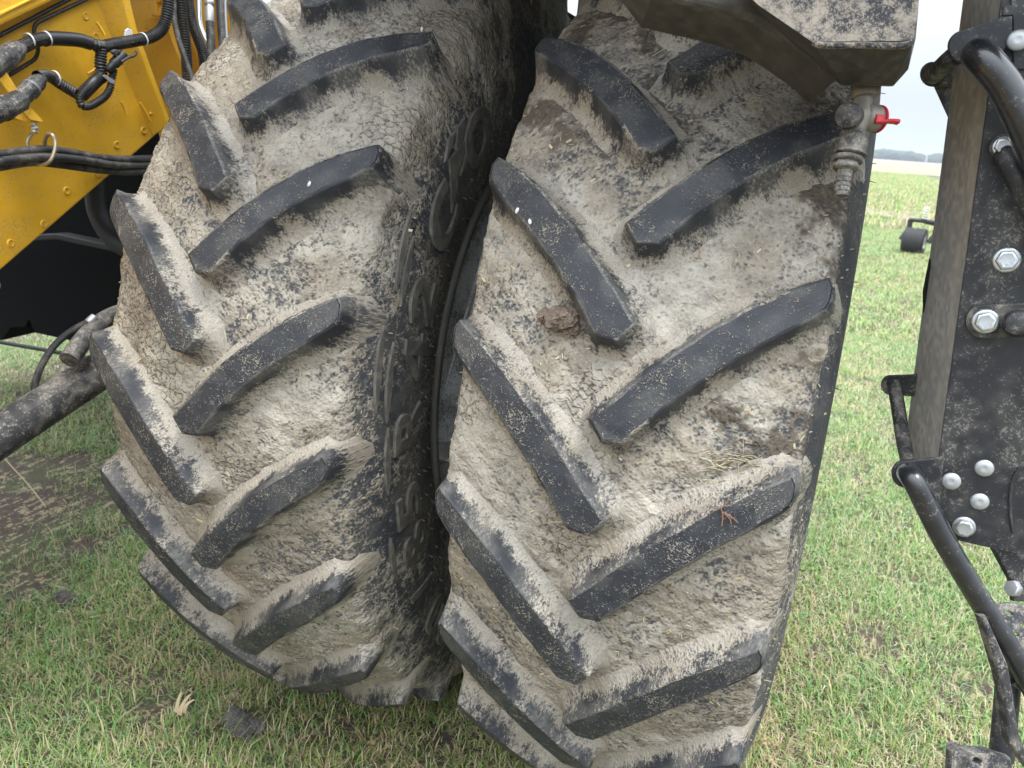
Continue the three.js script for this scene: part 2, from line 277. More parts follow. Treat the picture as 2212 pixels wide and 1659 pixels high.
// how thick the dried mud lies at (a = metres round the tread, s = metres across the profile): > 0 is mud, < 0 bare rubber
function mudField(a, s, w) {
  const k = w * 40, side = Math.abs(s), big = fbm(a * 7, s * 7, k + 1), mid = fbm(a * 26, s * 20, k + 5);
  const th = a / 0.93, sd = side - 0.055 * ss(0.25, 0.8, th + 0.25 * (vn(a * 9, s * 9, k + 8) - 0.5));
  let bias = 0.33;
  if (sd > 0.23) bias = lerp(0.33, -0.06, ss(0.235, 0.295, sd));
  if (sd > 0.30) bias = lerp(-0.06, -0.24, ss(0.30, 0.38, sd));
  if (w === 1 && s > 0) bias = lerp(0.31, -0.24, ss(0.258, 0.282, s));
  return bias + 0.95 * (big - 0.5) + 0.45 * (mid - 0.5);
}
const TH0 = -1.25, TH1 = 1.5, TW = TH1 - TH0;
function mudMaps(w) {
  const W = 2048, HH = 1024, k = w * 40, N = W * HH, hgt = new Uint8Array(N * 4), o = new Uint8Array(N * 4), rgh = new Uint8Array(N * 4);
  for (let j = 0, p = 0; j < HH; j++) {
    const s = ((j + 0.5) / HH - 0.5) * 2 * SL, side = Math.abs(s);
    for (let i = 0; i < W; i++, p += 4) {
      const th = TH0 + (i + 0.5) / W * TW, a = th * 0.93;
      const warp = (vn(a * 30, s * 30, k + 10) - 0.5) * 0.03;
      const f1 = vn(a * 105 + warp * 60, s * 105, k + 11), f2 = vn(a * 290, s * 290, k + 12), f3 = vn(a * 700, s * 560, k + 13);
      const base = mudField(a, s, w), fine = 0.62 * (f1 - 0.5) + 0.62 * (f2 - 0.5) + 0.45 * (f3 - 0.5);
      const m = ss(-0.30, 0.22, base + 0.85 * fine);
      const thick = ss(0.08, 0.35, base + 0.3 * (f1 - 0.5));
      // moist dark crumbly soil high on the outer wheel, with overhead shade painted in
      const wetShade = w === 1 ? ss(0.0, 0.2, (th - 0.56) * 0.62 + (s - 0.07) * 0.7 + 0.9 * (fbm(a * 11, s * 11, 150) - 0.5) + 0.25 * (f1 - 0.5)) : ss(0.05, 0.2, (th - 1.0) * 0.5 + 0.8 * (fbm(a * 11, s * 11, 151) - 0.5));
      let cr = 0;
      if (thick > 0.3) { const zone = ss(0.52, 0.68, fbm(a * 6, s * 6, k + 20)); if (zone > 0.05) cr = zone * (1 - ss(0.03, 0.11, cracks(a * 65 + f1 * 0.7, s * 65 + f2 * 0.5, w + 1))) * ss(0.3, 0.6, thick); }
      const tint = vn(a * 14, s * 14, k + 30), t2 = vn(a * 55, s * 40, k + 31), flake = ss(0.70, 0.80, f2 * 0.5 + f3 * 0.5);
      const film = 0.30 * ss(0.35, 0.7, vn(a * 17, s * 13, k + 33) * 0.5 + vn(a * 60, s * 50, k + 34) * 0.5) + 0.42 * ss(0.34, 0.44, side + 0.05 * (f1 - 0.5));
      const v = (0.72 + 0.42 * t2 + 0.22 * (f2 - 0.5) + 0.22 * (f3 - 0.5));
      for (let q = 0; q < 3; q++) {
        const dry = lerp([0.40, 0.365, 0.305][q], [0.315, 0.275, 0.218][q], ss(0.3, 0.7, tint));
        let mud = lerp(dry, [0.105, 0.082, 0.060][q], wetShade * 0.92) * v;
        mud = lerp(mud, [0.48, 0.42, 0.31][q], flake * 0.5 * (1 - 0.6 * wetShade));
        const groove = (1 - ss(0.24, 0.36, side)) * (0.25 + 0.75 * ss(0.25, 0.7, f2 * 0.5 + f1 * 0.5)) * (1 - 0.8 * wetShade);
        const rub = lerp(lerp([0.030, 0.034, 0.042][q], [0.135, 0.136, 0.139][q], groove * 0.85), [0.15, 0.138, 0.118][q], film * (0.6 + 0.8 * f3) * (1 - 0.5 * wetShade));
        let cc = lerp(rub, mud, m); cc = lerp(cc, [0.07, 0.06, 0.05][q], cr * 0.7);
        o[p + q] = LUT[Math.min(4096, Math.max(0, cc * 4096)) | 0];
      }
      o[p + 3] = hgt[p + 3] = 255;
      const h = 0.10 + m * (0.30 + 0.28 * f2 + 0.22 * f3 + 0.18 * f1) * (0.55 + 0.45 * thick) + (1 - m) * 0.06 * f3 - cr * 0.45;
      hgt[p] = hgt[p + 1] = hgt[p + 2] = Math.min(255, Math.max(0, h * 255));
    }
  }
  const mk = (d, srgb) => { const t = new THREE.DataTexture(d, W, HH, THREE.RGBAFormat); t.magFilter = t.minFilter = THREE.LinearFilter; t.wrapS = t.wrapT = THREE.RepeatWrapping; if (srgb) t.colorSpace = THREE.SRGBColorSpace; t.needsUpdate = true; return t; };
  return [mk(o, true), mk(hgt, false)];
}
const mudRelief = (a, s, w) => { // real relief of the mud, metres
  const b = mudField(a, s, w), m = ss(-0.02, 0.3, b), k = w * 40;
  return m * (0.0015 + 0.0065 * ss(0.1, 0.5, b) * (0.4 + 0.6 * vn(a * 45, s * 45, k + 40)) + 0.0035 * (vn(a * 90, s * 70, k + 41) - 0.4) + 0.002 * (vn(a * 190, s * 150, k + 42) - 0.5));
};
function carcassGeo(w) {
  const ths = []; for (let t = TH0; t < TH1; t += 0.0036) ths.push(t); const n1 = 110; for (let i = 0; i <= n1; i++) ths.push(lerp(TH1, TH0 + 2 * Math.PI, i / n1));
  const NS = 300, pos = [], uv = [], idx = [];
  for (let i = 0; i < ths.length; i++) for (let j = 0; j <= NS; j++) {
    const s = (j / NS * 2 - 1) * SL, [x, r] = profAt(s), th = ths[i], a = th * 0.93, side = Math.abs(s);
    let h = mudRelief(a, s, w); if (side > 0.40) h *= 1 - 0.75 * ss(0.40, 0.46, side); if (i > ths.length - n1 - 2 || i === 0) h = 0;
    const e = 0.002, [xa, ra] = profAt(s - e), [xb, rb] = profAt(s + e), L = Math.hypot(xb - xa, rb - ra) || 1, nr = (xb - xa) / L, nx = -(rb - ra) / L;
    const rr2 = r + nr * h, xx = x + nx * h;
    pos.push(xx, rr2 * Math.sin(th), rr2 * Math.cos(th)); uv.push((th - TH0) / TW, j / NS);
  }
  for (let i = 0; i < ths.length - 1; i++) for (let j = 0; j < NS; j++) { const a = i * (NS + 1) + j, b = a + NS + 1; idx.push(a, a + 1, b, a + 1, b + 1, b); }
  const g = new THREE.BufferGeometry(); g.setAttribute('position', new THREE.Float32BufferAttribute(pos, 3)); g.setAttribute('uv', new THREE.Float32BufferAttribute(uv, 2)); g.setIndex(idx); g.computeVertexNormals();
  return g;
}
// one lug, angles relative to its nose; mirrored by side = -1 (left row) or 1 (right row)
const curve2 = (pts, n) => new THREE.CatmullRomCurve3(pts.map(([x, a]) => V(x, a, 0)), false, 'catmullrom', 0.5).getSpacedPoints(n);
const LOW = [[0.029, 0.002], [0.065, 0.048], [0.118, 0.108], [0.168, 0.158], [0.222, 0.207], [0.246, 0.232]];
const UPP = [[-0.021, 0.027], [0.035, 0.095], [0.082, 0.146], [0.154, 0.215], [0.222, 0.266], [0.243, 0.279]];
function lugGeo(side, th0, w, tone) {
  const N = 56, lo = curve2(LOW, N), up = curve2(UPP, N), tip = V(0, 0, 0);
  // rounded far end and pointed nose
  const outline = []; // from the far lower corner, along the lower edge to the nose, round it and back along the upper edge
  for (let i = N; i >= 0; i--) outline.push(lo[i]);
  outline.push(lo[0].clone().lerp(tip, 0.5), tip, tip.clone().lerp(up[0], 0.5));
  for (let i = 0; i <= N; i++) outline.push(up[i]);
  const ea = up[N], eb = lo[N]; outline.push(V(lerp(ea.x, eb.x, 0.3) + 0.006, lerp(ea.y, eb.y, 0.28), 0), V(lerp(ea.x, eb.x, 0.7) + 0.006, lerp(ea.y, eb.y, 0.72), 0));
  const n = outline.length, P = outline.map((p) => V(p.x, p.y * 0.93, 0));
  const nor = P.map((p, i) => { const a = P[(i + n - 1) % n], b = P[(i + 1) % n], t = b.clone().sub(a).normalize(); return V(t.y, -t.x, 0); });
  let area = 0; for (let i = 0; i < n; i++) { const a = P[i], b = P[(i + 1) % n]; area += a.x * b.y - a.y * b.x; } const flip = area < 0 ? -1 : 1; nor.forEach((v) => v.multiplyScalar(flip));
  let acc = 0; const arc = P.map((p, i) => { if (i) acc += p.distanceTo(P[i - 1]); return acc; }); acc += P[0].distanceTo(P[n - 1]);
  const rings = [[-0.0042, 1, 0], [-0.0014, 0.985, 0.1], [0.0008, 0.93, 0.16], [0.0040, 0.62, 0.40], [0.0080, 0.36, 0.60], [0.0135, 0.16, 0.74], [0.0225, 0.045, 0.88], [0.036, -0.06, 1]];
  const pos = [], uv = [], idx = [];
  const put = (x, am, wgt, u, v, noise) => {
    const c = carcR(x), t = Math.max(topR(x), c + 0.012), a = th0 * 0.93 + am, s = sOf(x) * side;
    let r = c + (t - c) * wgt; const k = 1 - wgt;
    if (wgt < 0.5 && wgt > 0) r += k * mudRelief(a, s, w) * 0.8;
    r += (noise ? 0.0022 : 0.0016 * k) * (vn(a * 60, s * 60 + th0 * 5, 90 + w) - 0.5);
    const th = th0 + am / 0.93; pos.push(side * x, r * Math.sin(th), r * Math.cos(th)); uv.push(u, v); return pos.length / 3 - 1;
  };
  // top: grid between the inset edges, plus nose fan
  const T = 6, ins = P.map((p, i) => p.clone().addScaledVector(nor[i], -0.0042 + 0.0024 * (vn(arc[i] * 40, th0 * 9, 95) - 0.5) + 0.0012 * (vn(arc[i] * 140, th0 * 9, 96) - 0.5))), loI = ins.slice(0, N + 1).reverse(), upI = ins.slice(N + 4, 2 * N + 5), grid = [];
  const Lt = 0.39;
  for (let i = 0; i <= N; i++) { grid.push([]); for (let j = 0; j <= T; j++) { const p = loI[i].clone().lerp(upI[i], j / T); grid[i].push(put(p.x, p.y, 1, 0.04 + 0.94 * i / N, 0.54 + 0.42 * j / T, true)); } }
  for (let i = 0; i < N; i++) for (let j = 0; j < T; j++) idx.push(grid[i][j], grid[i + 1][j], grid[i][j + 1], grid[i + 1][j], grid[i + 1][j + 1], grid[i][j + 1]);
  const nz = [ins[N + 1], ins[N + 2], ins[N + 3]].map((p, i) => put(p.x, p.y, 1, 0.01, 0.6 + 0.15 * i, true));
  idx.push(grid[0][0], grid[0][2], nz[0], nz[0], grid[0][2], nz[1], grid[0][2], grid[0][4], nz[1], nz[1], grid[0][4], nz[2], nz[2], grid[0][4], grid[0][6], grid[0][0], grid[0][1], grid[0][2]);
  const en = [ins[2 * N + 5], ins[2 * N + 6]].map((p, i) => put(p.x, p.y, 1, 0.995, 0.8 - 0.15 * i, true));
  idx.push(grid[N][6], grid[N][3], en[0], en[0], grid[N][3], en[1], en[1], grid[N][3], grid[N][0]);
  // walls
  const start = rings.map(([d, wgt, v]) => { const st = pos.length / 3; for (let i = 0; i <= n; i++) { const q = i % n, endF = q > 2 * N + 3 || q < 2 ? 0.75 : 1, p = P[q].clone().addScaledVector(nor[q], d * endF + (wgt > 0.5 ? 0.0024 * (vn(arc[q] * 40, th0 * 9, 95) - 0.5) + 0.0012 * (vn(arc[q] * 140, th0 * 9, 96) - 0.5) : 0)); put(p.x, p.y, wgt, i === n ? 1 : arc[q] / acc, 0.02 + 0.46 * v, false); } return st; });
  for (let r = 0; r < rings.length - 1; r++) for (let i = 0; i < n; i++) { const a = start[r] + i, b = start[r + 1] + i; idx.push(a, b, a + 1, a + 1, b, b + 1); }
  const g = new THREE.BufferGeometry(); g.setAttribute('position', new THREE.Float32BufferAttribute(pos, 3)); g.setAttribute('uv', new THREE.Float32BufferAttribute(uv, 2)); g.setIndex(idx);
  if (side * flip > 0) { const ix = g.index.array; for (let i = 0; i < ix.length; i += 3) { const t = ix[i]; ix[i] = ix[i + 1]; ix[i + 1] = t; } }
  g.computeVertexNormals();
  return g;
}
function lugTex(v) {
  const W = 1024, HH = 128, k = 200 + v * 30, hd = new Uint8Array(W * HH * 4);
  const t = dataTex(W, HH, (i, j, c) => {
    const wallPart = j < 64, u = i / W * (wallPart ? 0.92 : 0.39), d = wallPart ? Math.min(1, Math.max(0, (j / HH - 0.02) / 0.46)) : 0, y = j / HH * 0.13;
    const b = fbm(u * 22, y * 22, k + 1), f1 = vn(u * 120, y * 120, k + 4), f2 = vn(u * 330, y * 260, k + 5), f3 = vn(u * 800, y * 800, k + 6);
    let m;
    if (wallPart) m = ss(-0.28, 0.26, -0.27 + (i > W * 0.47 ? 0.02 : -0.09) + 0.58 * ss(0.25, 0.85, d) + 1.1 * (b - 0.5) + 0.35 * (f1 - 0.5) + 0.45 * (f2 - 0.5) + 0.5 * (f3 - 0.5));  // mud thins towards the edge; barer lower walls also paint in under-lug shadow
    else m = ss(0, 0.26, -0.43 + [0.04, 0.13, 0, 0.06, 0.14, 0.03][v] + 0.8 * (b - 0.5) + 0.4 * (f1 - 0.5) + 0.7 * (f2 - 0.5) + 1.35 * (f3 - 0.5)) * 0.85;
    const film = (wallPart ? 0.65 : 0.28) * ss(0.3, 0.75, vn(u * 30, y * 24, k + 8)) * (0.5 + f2), sc = vn(u * 40, y * 700, k + 9) > 0.86 ? 0.12 : 0;
    const tone = vn(u * 25, y * 25, k + 10);
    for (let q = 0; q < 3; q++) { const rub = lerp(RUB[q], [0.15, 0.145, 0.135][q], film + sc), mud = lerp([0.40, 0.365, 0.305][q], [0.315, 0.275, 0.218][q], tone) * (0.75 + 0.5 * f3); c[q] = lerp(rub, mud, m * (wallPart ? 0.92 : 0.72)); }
    const p = (j * W + i) * 4; hd[p] = hd[p + 1] = hd[p + 2] = Math.min(255, (0.15 + m * (0.35 + 0.4 * f2) + 0.12 * f3) * 255); hd[p + 3] = 255;
  });
  const h = new THREE.DataTexture(hd, W, HH, THREE.RGBAFormat); h.magFilter = h.minFilter = THREE.LinearFilter; h.needsUpdate = true;
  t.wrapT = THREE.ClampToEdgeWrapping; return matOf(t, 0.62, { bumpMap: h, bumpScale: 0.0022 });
}
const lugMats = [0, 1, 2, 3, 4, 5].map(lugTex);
const rimTex = grime([0.84, 0.85, 0.85], [0.12, 0.105, 0.09], { cover: 0.40, speck: 0.3, film: 0.45, k: 120 });
const rimMat = matOf(rimTex, 0.6);
const rimDark = matOf(grime([0.10, 0.095, 0.085], [0.24, 0.22, 0.19], { cover: 0.25, speck: 0.4, film: 0.4, k: 125 }), 0.6);
const font = await new FontLoader().loadAsync('fonts/droid/droid_sans_bold.typeface.json');
const sideRub = matOf(grime([0.10, 0.094, 0.084], [0.21, 0.19, 0.155], { cover: 0.2, speck: 0.4, film: 0.35, k: 130 }), 0.66);
function makeWheel(w, X0, tL, label) {
  const g = thing('dual_wheel', label, 'wheel', [X0, 0, 0]);
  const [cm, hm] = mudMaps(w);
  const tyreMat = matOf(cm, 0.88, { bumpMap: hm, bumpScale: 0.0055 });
  const place = (geo) => { geo.translate(X0, H, 0); return geo; };
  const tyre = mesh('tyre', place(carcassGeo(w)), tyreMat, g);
  let n = 0;
  for (const side of [-1, 1]) for (let k = -10; k <= 11; k++) {
    const th0 = side < 0 ? tL - k * DTH : tL + PHI - (k - 1) * DTH;
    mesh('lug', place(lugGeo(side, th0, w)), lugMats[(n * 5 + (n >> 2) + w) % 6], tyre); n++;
  }
  // rim: flange, barrel, dished disc with hand holes
  const rim = mesh('rim', place(lathe([[0.535, 0.243], [0.546, 0.252], [0.545, 0.262], [0.532, 0.264], [0.524, 0.256], [0.520, 0.235], [0.505, 0.226], [0.492, 0.20], [0.478, 0.12], [0.470, 0.02], [0.478, -0.12], [0.52, -0.235], [0.546, -0.252], [0.535, -0.243]], 128).rotateZ(-Math.PI / 2)), rimDark, g);
  const ringPts = (n, f) => Array.from({ length: n }, (_, i) => f(i / n * Math.PI * 2));
  const sh = new THREE.Shape(ringPts(120, (a) => new THREE.Vector2(0.474 * Math.cos(a), 0.474 * Math.sin(a))));
  const HOLES = 4;
  const hq = onX(972, 976, -SP + 0.22), hr = Math.hypot(hq.y - H, hq.z), hp = Math.atan2(hq.y - H, hq.z);
  for (let i = 0; i < HOLES; i++) { const a = hp + i * Math.PI * 2 / HOLES, ro = 0.45 + i * Math.PI * 2 / HOLES, q = new THREE.Path(ringPts(40, (b) => { const u = 0.062 * Math.cos(-b), v = 0.024 * Math.sin(-b); return new THREE.Vector2(Math.cos(a) * hr + u * Math.cos(ro) - v * Math.sin(ro), Math.sin(a) * hr + u * Math.sin(ro) + v * Math.cos(ro)); })); sh.holes.push(q); }
  const disc = new THREE.ExtrudeGeometry(sh, { depth: 0.016, bevelEnabled: true, bevelSize: 0.002, bevelThickness: 0.002, bevelSegments: 2, curveSegments: 96 });
  // shape (x, y) -> (z, y): faces +x
  { const p = disc.attributes.position; for (let i = 0; i < p.count; i++) { const x = p.getX(i), y = p.getY(i), z = p.getZ(i); p.setXYZ(i, 0.205 + z + 0.35 * Math.max(0, Math.hypot(x, y) - 0.40) * -1, y, x); } const ix = disc.index; disc.computeVertexNormals(); }
  const dg = boxUV(place(disc), 0.4); mesh('wheel_disc', dg, rimMat, rim);
  mesh('hub', place(lathe([[0, 0.24], [0.10, 0.24], [0.12, 0.22], [0.14, 0.19], [0.17, 0.18], [0.17, -0.25], [0, -0.25]], 40).rotateZ(-Math.PI / 2)), rimDark, rim);
  return [g, tyre, place];
}
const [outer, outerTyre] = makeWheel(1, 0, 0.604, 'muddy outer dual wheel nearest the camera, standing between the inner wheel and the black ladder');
const [inner, innerTyre, inPlace] = makeWheel(0, -SP, 0.4702, 'muddy inner dual wheel with raised sidewall lettering, beside the yellow feeder housing');

// raised lettering round the inner wheel's outer sidewall, reading upwards with the tops outwards
{
  const bend = (g, th, rc) => { // glyph x -> round the wheel, y -> outwards, z -> off the wall
    const p = g.attributes.position;
    for (let i = 0; i < p.count; i++) { const x = p.getX(i), y = p.getY(i), z = p.getZ(i), r = rc + y, t = th + x / rc, X = wallX(r) + z; p.setXYZ(i, X, r * Math.sin(t), r * Math.cos(t)); }
    g.computeVertexNormals(); g.translate(-SP, H, 0); return boxUV(g, 0.4);
  };
  const put = (ch, th, rc, size, wide) => {
    const g = new TextGeometry(ch, { font, size, depth: 0.0042, curveSegments: 6, bevelEnabled: true, bevelSize: 0.0012, bevelThickness: 0.0012, bevelSegments: 1 });
    g.computeBoundingBox(); const b = g.boundingBox; g.translate(-(b.min.x + b.max.x) / 2, -(b.min.y + b.max.y) / 2, 0.0008); g.scale(wide / (b.max.x - b.min.x), 1, 1);
    mesh('moulded_character', bend(g, th, rc), sideRub, innerTyre);
  };
  put('O', 0.87, 0.700, 0.095, 0.125); put('C', 0.592, 0.705, 0.095, 0.115);
  put('2', 0.37, 0.706, 0.085, 0.085); put('4', 0.228, 0.700, 0.085, 0.090); put('R', 0.045, 0.706, 0.085, 0.085);
  put('5', -0.185, 0.702, 0.085, 0.080); put('8', -0.335, 0.698, 0.085, 0.080); put('/', -0.52, 0.712, 0.085, 0.055); put('0', -0.70, 0.716, 0.085, 0.080); put('8', -0.83, 0.72, 0.085, 0.08);
  // the pointed emblem between the two round letters
  const poly = (pts) => { const s = new THREE.Shape(pts.map(([x, y]) => new THREE.Vector2(x, y))); return new THREE.ExtrudeGeometry(s, { depth: 0.0035, bevelEnabled: true, bevelSize: 0.001, bevelThickness: 0.001, bevelSegments: 1 }); };
  for (const pts of [[[-0.07, -0.035], [-0.005, 0.030], [0.065, 0.014], [0.05, 0.0], [0.0, -0.004], [-0.02, -0.02]], [[-0.015, 0.040], [0.02, 0.052], [0.045, 0.046], [0.02, 0.040]], [[0.025, 0.026], [0.055, 0.044], [0.085, 0.040], [0.06, 0.024]], [[0.0, -0.016], [0.045, -0.006], [0.03, -0.026]]]) mesh('moulded_emblem', bend(poly(pts), 0.725, 0.722), sideRub, innerTyre);
  // short tapered ribs on the shoulder
  for (const [th, rc, len, ang] of [[0.46, 0.795, 0.14, 0.25], [0.42, 0.775, 0.12, 0.25], [0.20, 0.800, 0.15, 0.15], [0.17, 0.772, 0.14, 0.1], [-0.02, 0.765, 0.13, 0.05], [-0.30, 0.770, 0.11, -0.15]]) {
    const s = []; for (let i = 0; i <= 8; i++) { const u = i / 8 - 0.5; s.push([u * len, 0.006 * (1 - 4 * u * u) + u * len * ang * 0.25]); } for (let i = 8; i >= 0; i--) { const u = i / 8 - 0.5; s.push([u * len, -0.006 * (1 - 4 * u * u) + u * len * ang * 0.25]); }
    mesh('moulded_rib', bend(poly(s), th, rc), sideRub, innerTyre);
  }
  // little rubber hairs left by the mould
  const hairs = []; const hg = new THREE.CylinderGeometry(0.0005, 0.0008, 0.009, 5); hg.translate(0, 0.0045, 0);
  for (let i = 0; i < 90; i++) { const ring = [0.575, 0.62, 0.655][i % 3], th = -1.1 + 2.5 * i / 90 + rr(-0.01, 0.01); const x = wallX(ring), p = V(x - SP, H + ring * Math.sin(th), ring * Math.cos(th)); hairs.push(along(p, p.clone().add(V(1, rr(-0.5, 0.1), rr(0.1, 0.6))), hg.clone())); }
  const hm = mesh('mould_hairs', mergeGeometries(hairs), std([0.30, 0.27, 0.22], 0.8), innerTyre); hm.userData.kind = 'stuff';
  const h2 = []; for (let i = 0; i < 11; i++) { const ring = [0.72, 0.69][i % 2], th = -1.0 + 2.4 * i / 11 + rr(-0.08, 0.08), x = wallX(ring), p = V(x, H + ring * Math.sin(th), ring * Math.cos(th)); h2.push(along(p, p.clone().add(V(1, rr(-0.3, 0.1), rr(0, 0.3))), hg.clone())); }
  mesh('mould_hairs', mergeGeometries(h2), std([0.03, 0.03, 0.03], 0.8), outerTyre).userData.kind = 'stuff';
}
// a spot of the photograph on a wheel's tread
function onTyre(px, py, X0) {
  const d = dir(px, py), p = camera.position.clone();
  for (let s = 0.3; s < 3; s += 0.001) { const q = p.clone().addScaledVector(d, s), x = q.x - X0; if (Math.abs(x) < 0.28 && Math.hypot(q.y - H, q.z) < carcR(x) + 0.006) return q; }
  return at(px, py, 1.2);
}
const vpx = 0.000602; // metres per photograph unit at one metre
const pts = (list, f) => list.map((p) => f(...p));
const disc = (c, n, r, depth, seg = 28) => { const g = new THREE.CylinderGeometry(r, r, depth, seg); return along(c.clone().addScaledVector(n, -depth / 2), c.clone().addScaledVector(n, depth / 2), g.translate(0, depth / 2, 0)); };

// ---------------------------------------------------------------- combine: feeder housing on the left
const FX = -1.2, fx = (x, y) => onX(x, y, FX);
{
  const t = thing('feeder_housing', 'yellow painted feeder housing with slanted lower edge at the left of the inner wheel', 'feeder house', fx(100, 400).toArray());
  const body = [[-560, 1072], [0, 585], [358, 274], [290, 75], [244, -120], [-560, -120]];
  mesh('side_panel', boxUV(slab(pts(body, fx), V(-1, 0, 0), 1.3, 0.004), 0.4), yellow, t);
  mesh('shade_section', boxUV(slab([V(FX, 0.88, 1.2), V(FX, 0.26, 2.2), V(FX, 1.0, 2.2), V(FX, 1.72, 1.2)], V(-1, 0, 0), 1.3, 0.004), 0.4), yellow, t);  // unseen forward extension of the housing, added to shade the left ground
  // folded end flange: a sloping face and an outer lip
  const fl = (l) => l.map(([x, y, o]) => onX(x, y, FX + o));
  const q1 = fl([[330, 296, 0.002], [222, 75, 0.002], [165, -120, 0.002], [238, -120, 0.030], [282, 62, 0.030], [362, 272, 0.030]]);
  const nn = q1[5].clone().sub(q1[0]).cross(q1[2].clone().sub(q1[0])).normalize(); if (nn.x > 0) nn.negate();
  mesh('end_flange', boxUV(slab(q1, nn, 0.012, 0.003), 0.4), yellow, t);
  const q2 = fl([[362, 272, 0.030], [282, 62, 0.030], [238, -120, 0.030], [252, -120, 0.030], [296, 62, 0.030], [368, 262, 0.030]]);
  mesh('flange_lip', boxUV(slab(q2, V(-1, 0, 0), 0.03, 0.002), 0.4), yellow, t);
  mesh('top_rail', boxUV(slab(fl([[-120, 114, 0.04], [0, 57, 0.04], [119, 0, 0.04], [330, -101, 0.04], [300, -220, 0.04], [-120, -220, 0.04]]), V(-1, 0, 0), 0.042, 0.006), 0.4), yellow, t);
  mesh('rail_bead', boxUV(slab(fl([[-120, 92, 0.046], [0, 36, 0.046], [80, -1, 0.046], [95, -16, 0.046], [0, 27, 0.046], [-120, 83, 0.046]]), V(-1, 0, 0), 0.01, 0.004), 0.4), yellow, t);
  for (const [x, y] of [[310, 282], [252, 313], [211, 375], [144, 412], [95, 483], [23, 525], [185, 35], [207, 79], [-15, 300]]) {
    const c = fx(x, y); mesh('rivet', along(c.clone().add(V(-0.002, 0, 0)), c.clone().add(V(1, 0, 0)), lathe([[0.0085, 0], [0.008, 0.0035], [0.006, 0.005], [0.0052, 0.0036], [0.003, 0.003], [0, 0.003]], 20)), yellow, t);
  }
  for (const [x0, y0, x1, y1] of [[302, 222, 325, 262], [322, 246, 346, 240], [190, 160, 210, 146], [208, 48, 226, 76], [262, 220, 275, 250]]) mesh('weld_bead', tube([fl([[x0, y0, 0.012]])[0], fl([[(x0 + x1) / 2 + 1, (y0 + y1) / 2, 0.014]])[0], fl([[x1, y1, 0.016]])[0]], 0.003, 16, 8), yellow, t);
  for (const [x, y, r] of [[10, 614, 14]]) { const c = at(x, y, 1.36); mesh('stud', along(c.clone().add(V(-0.05, 0, -0.01)), c.clone().add(V(0.06, 0.0, 0.05)), lathe([[0, 0], [0.009, 0], [0.009, 0.05], [0.006, 0.052], [0.006, 0.068], [0, 0.07]], 18)), zinc, t); }
  mesh('white_tag', boxUV(slab(pts([[270, 78], [271, 66], [277, 61], [285, 64], [288, 74], [286, 80]], (x, y) => onX(x, y, FX + 0.036)), V(-1, 0, 0), 0.004, 0.001), 0.4), matOf(grime([0.72, 0.72, 0.70], [0.10, 0.09, 0.08], { cover: 0.3, speck: 0.8, film: 0.1, k: 140 }), 0.6), t);
  // clip plate that carries the round plugs
  const bp = [[-70, 40], [0, 146], [24, 178], [50, 222], [92, 262], [84, 264], [52, 258], [20, 262], [-70, 262]];
  mesh('plug_bracket', boxUV(slab(pts([[-60, 45], [0, 135], [24, 170], [50, 214], [94, 262], [90, 264], [66, 259], [38, 228], [8, 184], [-60, 84]], (x, y) => onX(x, y, FX + 0.072)), V(-1, 0, 0), 0.004, 0.001), 0.4), yellow, t);
  mesh('plug_bracket', boxUV(slab(pts([[40, 228], [66, 259], [88, 264], [50, 262], [24, 252], [20, 246]], (x, y) => onX(x, y, FX + 0.068)), V(-1, 0, 0), 0.03, 0.001), 0.4), yellow, t);
}
